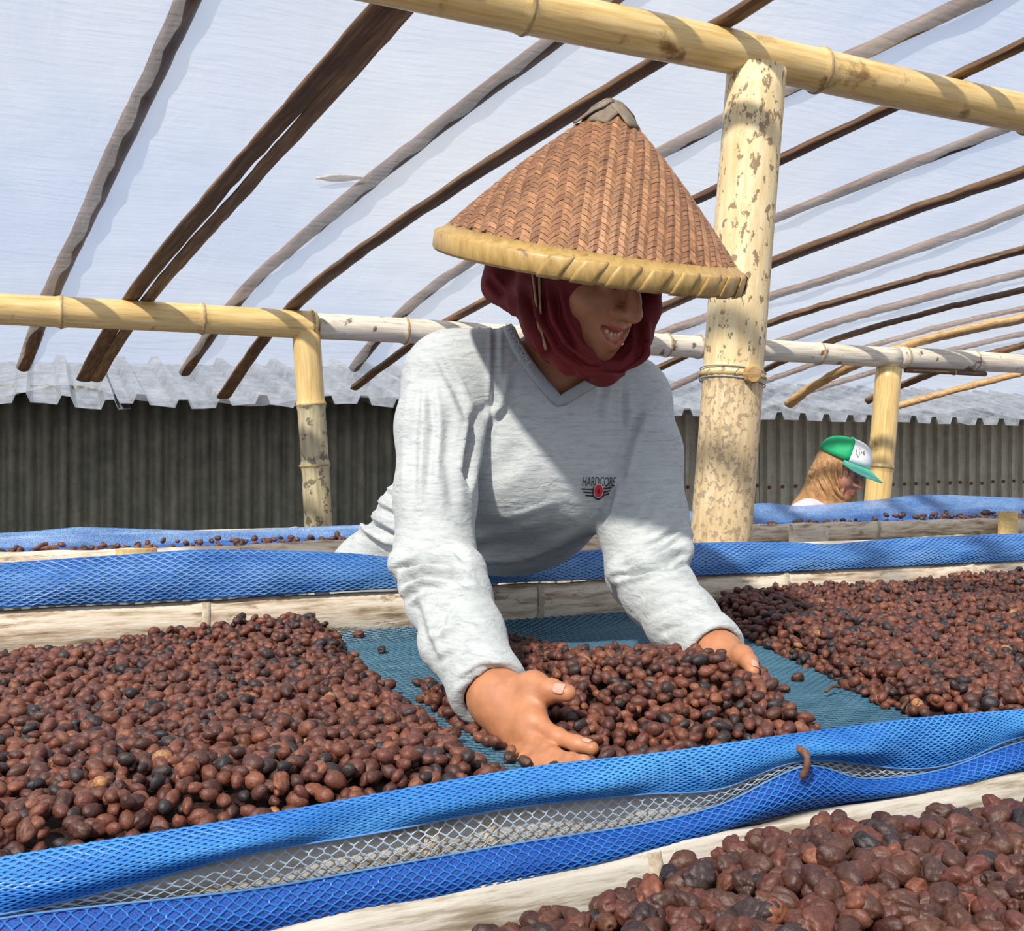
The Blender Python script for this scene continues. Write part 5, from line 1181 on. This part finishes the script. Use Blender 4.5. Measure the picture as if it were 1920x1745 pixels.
def bean_mat(name, bumpd):
    m, nt, b = newmat(name); at = N(nt, 'ShaderNodeAttribute', attribute_name='tint')
    f = noise(nt, coords(nt, (1, 1, 1)), 260, 5, .6); f2 = noise(nt, coords(nt), 700, 3, .6)
    dust = ramp(nt, f, [(.30, (.55, .55, .55)), (.62, (1.15, 1.12, 1.1))])
    c = mixc(nt, 1.0, at.outputs['Color'], dust, 'MULTIPLY')
    c = mixc(nt, math_(nt, 'MULTIPLY', ramp(nt, f2, [(.55, (0, 0, 0)), (.75, (1, 1, 1))]), .22), c, (.30, .19, .14))
    nt.links.new(c, b.inputs['Base Color']); b.inputs['Roughness'].default_value = .46; b.inputs['Specular IOR Level'].default_value = .45
    bump(nt, b, f, bumpd, .8); return m
M['bean'] = bean_mat('dried_cherry_skin', .0012)
def scatter(bounds, step, hfun, g, extra=.22, lift=.0035):
    x0, x1, y0, y1 = bounds
    X, Y = np.meshgrid(np.arange(x0, x1, step), np.arange(y0, y1, step*.87), indexing='ij')
    X = X+(np.arange(Y.shape[1]) % 2)*step/2; X = (X+g.uniform(-.33, .33, X.shape)*step).ravel(); Y = (Y+g.uniform(-.33, .33, Y.shape)*step).ravel()
    top = np.zeros(len(X)); k = g.random(len(X)) < extra
    X = np.r_[X, X[k]+g.uniform(-.5, .5, k.sum())*step]; Y = np.r_[Y, Y[k]+g.uniform(-.5, .5, k.sum())*step]; top = np.r_[top, np.ones(k.sum())]
    return X, Y, top
def inframe(p, m=60):
    q = px(p); return (q[:, 0] > -m) & (q[:, 0] < 1920+m) & (q[:, 1] < 1745+m) & (q[:, 2] > .1)
gb = np.random.default_rng(11)
TINY = [bean_mesh(1, gb) for _ in range(10)]; LO = [bean_mesh(2, gb) for _ in range(28)]; HI = [bean_mesh(4 if k < 34 else 3, gb) for k in range(34)]; MID = [bean_mesh(3, gb) for _ in range(20)]
def stuff_beans(name, pos, size, cols, g, label, meshes, core=None, kind='stuff'):
    n = len(pos); R = randrot(n, g); var = g.integers(0, len(meshes), n)
    away = ~inframe(pos, 90) | ((px(pos)[:, 2] > 2.15) & (px(pos)[:, 2] < 2.7)); var[away] = len(meshes)+g.integers(0, len(TINY), away.sum()); meshes = meshes+TINY   # light shapes outside the picture
    vs, fs, cs, k = [], [], [], 0
    for w in range(len(meshes)):
        ii = np.where(var == w)[0]
        if len(ii) == 0: continue
        v, f = meshes[w]; A = np.einsum('nij,vj->nvi', R[ii], v)*size[ii][:, None, None]+pos[ii][:, None]
        vs.append(A.reshape(-1, 3)); fs.append((f[None]+(np.arange(len(ii))*len(v))[:, None, None]+k).reshape(-1, 3)); k += len(ii)*len(v)
        cs.append(np.repeat(cols[ii], len(v), 0))
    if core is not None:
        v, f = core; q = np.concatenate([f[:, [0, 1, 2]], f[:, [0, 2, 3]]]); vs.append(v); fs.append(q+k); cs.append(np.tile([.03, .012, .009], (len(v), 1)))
    o = obj(name, np.concatenate(vs), np.concatenate(fs), M['bean'], center=False); setcol(o.data, np.concatenate(cs)); tag(o, label, 'coffee cherries', kind=kind); return o
# heap cores (what lies under the top layer) as height fields
def core_mesh(bounds, step, sfun, hfun, drop):
    xs = np.arange(bounds[0], bounds[1], step); ys = np.arange(bounds[2], bounds[3], step); X, Y = np.meshgrid(xs, ys, indexing='ij')
    h = hfun(X, Y); Z = sfun(X, Y)-drop; F_ = gridfaces(len(xs), len(ys)); keep = (h.ravel()[F_] > .006).all(1); return np.stack([X, Y, Z], -1).reshape(-1, 3), F_[keep]
# bed 2
bd2 = (-.62, 3.25, .81, 1.787)
X, Y, tp = scatter(bd2, .0146, h2, gb, .30)
h = h2(X, Y); ok = h > .004; X, Y, tp, h = X[ok], Y[ok], tp[ok], h[ok]
sz = gb.uniform(.0068, .0110, len(X)); Z = floor2(X, Y)+np.maximum(h-.004, .006)+tp*.0065+gb.normal(0, .0023, len(X))
p2 = np.stack([X, Y, Z], 1); q = px(p2); vis = inframe(p2, 1500); p2, sz, q, tp2 = p2[vis], sz[vis], q[vis], tp[vis]
handpoly = np.array([(975, 1352), (1060, 1380), (1118, 1398), (1105, 1434), (1040, 1436), (985, 1418)], float)
free = (hand_r(p2.astype(f32)) > sz*.55) & (hand_l(p2.astype(f32)) > sz*.45) & ~((polysd(handpoly, q[:, 0], q[:, 1]) > 0) & (q[:, 2] < 1.16))
p2, sz, q, tp2 = p2[free], sz[free], q[free], tp2[free]
# scattered strays on the bare net
st = [(672, 1192), (716, 1218), (783, 1276), (838, 1290), (790, 1303), (985, 1418), (1496, 1268), (955, 1412), (1700, 1322), (905, 1372), (1470, 1290)]
# bed 1
ZR1 = lambda u, v: ZF1+.031+.022*ss((u-.22)/.45)+.008*np.sin(14*u)*np.sin(11*v)-.012*ss((v-.66)/.07)
h1 = lambda u, v: np.where((u > .03) & (v < .735), 1., 0.)
X, Y, tp = scatter((.05, 1.75, .10, .726), .0182, h1, gb, .30)
s1 = gb.uniform(.0100, .0142, len(X)); Z = ZR1(X, Y)+tp*.007+gb.normal(0, .0025, len(X)); p1 = np.stack([X, Y, Z], 1)
q1 = px(p1); vis = inframe(p1, 2500); p1, s1, q1, t1 = p1[vis], s1[vis], q1[vis], tp[vis]
# the 300 largest in view become single things: bed 1 in frame, top layer first, then bed 2 nearest in view
netx = np.array([p[0] for p in top]); nety = np.array([p[1] for p in top])
sc1 = np.where((q1[:, 0] > 0) & (q1[:, 0] < 1920) & (q1[:, 1] < 1745) & (q1[:, 1] > 1440), s1/q1[:, 2], 0)*(1+.15*t1)
sc2 = np.where((q[:, 0] > 0) & (q[:, 0] < 1920) & (q[:, 1] < np.interp(q[:, 0], netx, nety)-4), sz/q[:, 2], 0)
order = np.argsort(-np.r_[sc1, sc2])[:300]; i1 = order[order < len(p1)]; i2 = order[order >= len(p1)]-len(p1)
BM = []
for k, (v, f) in enumerate(HI):
    me = fastmesh('coffee_cherry', v*.01, f); me.materials.append(M['bean']); setcol(me, tints(1, gb, k % 2 == 0, 0)[0]); BM.append(me)
def single(p, s, label, group):
    o = bpy.data.objects.new('coffee_cherry', BM[gb.integers(len(BM))]); R = randrot(1, gb)[0]
    o.matrix_basis = Matrix.Translation(Vector(p)) @ Matrix(R.tolist()).to_4x4() @ Matrix.Scale(float(s)/.01, 4)
    COL.objects.link(o); tag(o, label, 'coffee cherry', group)
for i in i1: single(p1[i], s1[i], 'wrinkled brown dried coffee cherry heaped beside the bleached white board', 'cherries in the bed by the bleached board')
for i in i2: single(p2[i], sz[i], 'dried brown coffee cherry lying just behind the bright blue net rim', 'cherries behind the bright blue net rim')
m1 = np.ones(len(p1), bool); m1[i1] = False; m2 = np.ones(len(p2), bool); m2[i2] = False
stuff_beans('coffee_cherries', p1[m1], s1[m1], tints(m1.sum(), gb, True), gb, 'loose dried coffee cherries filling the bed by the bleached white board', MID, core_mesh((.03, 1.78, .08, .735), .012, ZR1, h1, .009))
pp, ps_ = p2[m2], sz[m2]; reg = np.zeros(len(pp), int)
reg[polysd(right_poly, pp[:, 0], pp[:, 1]) > -.01] = 1; reg[(polysd(cent_poly, pp[:, 0], pp[:, 1]) > -.01) | (polysd(trail_poly, pp[:, 0], pp[:, 1]) > -.01)] = 2
names = ['drying coffee cherries spread in the broad layer beside the draped arm', 'drying coffee cherries spread past the hand with only a thumb showing', 'coffee cherries gathered into a heap between the two hands']
polys = [left_poly, right_poly, cent_poly]
for r in range(3):
    k = reg == r
    hf = (lambda pl: (lambda u, v: np.where(polysd(pl, u, v) > .008, h2(u, v), 0)))(polys[r])
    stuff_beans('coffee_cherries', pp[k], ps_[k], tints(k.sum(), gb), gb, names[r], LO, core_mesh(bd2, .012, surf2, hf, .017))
for x, y in st:
    p = PZ(x, y, -.314); p[2] = floor2(p[0], p[1])+.007; single(p, gb.uniform(.0075, .0095), 'stray coffee cherry lying on the bare teal net of the bed', 'stray cherries on the bare net')
# a couple of twigs on the bare net
for k, (a, b_) in enumerate((((1548, 1296), (1575, 1288)), ((1690, 1328), (1712, 1316)))):
    A_ = PZ(*a, -.312); B_ = PZ(*b_, -.312); vv, ff = tube(spline([A_, (A_+B_)/2+[0, 0, .004], B_], 8), .0022, 6); o = obj('twig', vv, ff, M['rafter'])
    tag(o, ['short dark twig lying on the teal net by the spread cherries', 'dark twig lying by the bright blue net rim'][k], 'twig')
# dark dried cherries along bed 3
X = gb.uniform(1.8, 4.6, 420); Y = gb.uniform(2.80, 3.22, 420); k = (gb.random(420) < .5) | (X > 3.0)
pb = np.stack([X, Y, np.full(420, ZF3+.012)+gb.uniform(0, .02, 420)*(X > 3)], 1)[k]
stuff_beans('coffee_cherries', pb, gb.uniform(.009, .014, len(pb)), tints(len(pb), gb, True), gb, 'thin scatter of dark cherries on the bed in front of the metal wall', LO)
X = gb.uniform(-.4, .95, 260); Y = gb.uniform(2.80, 3.2, 260); pb = np.stack([X, Y, np.full(260, ZF3+.01)+gb.uniform(0, .012, 260)], 1)
stuff_beans('coffee_cherries', pb, gb.uniform(.009, .012, len(pb)), tints(len(pb), gb), gb, 'brown cherries on the bed behind the yellow bamboo blocks', LO)
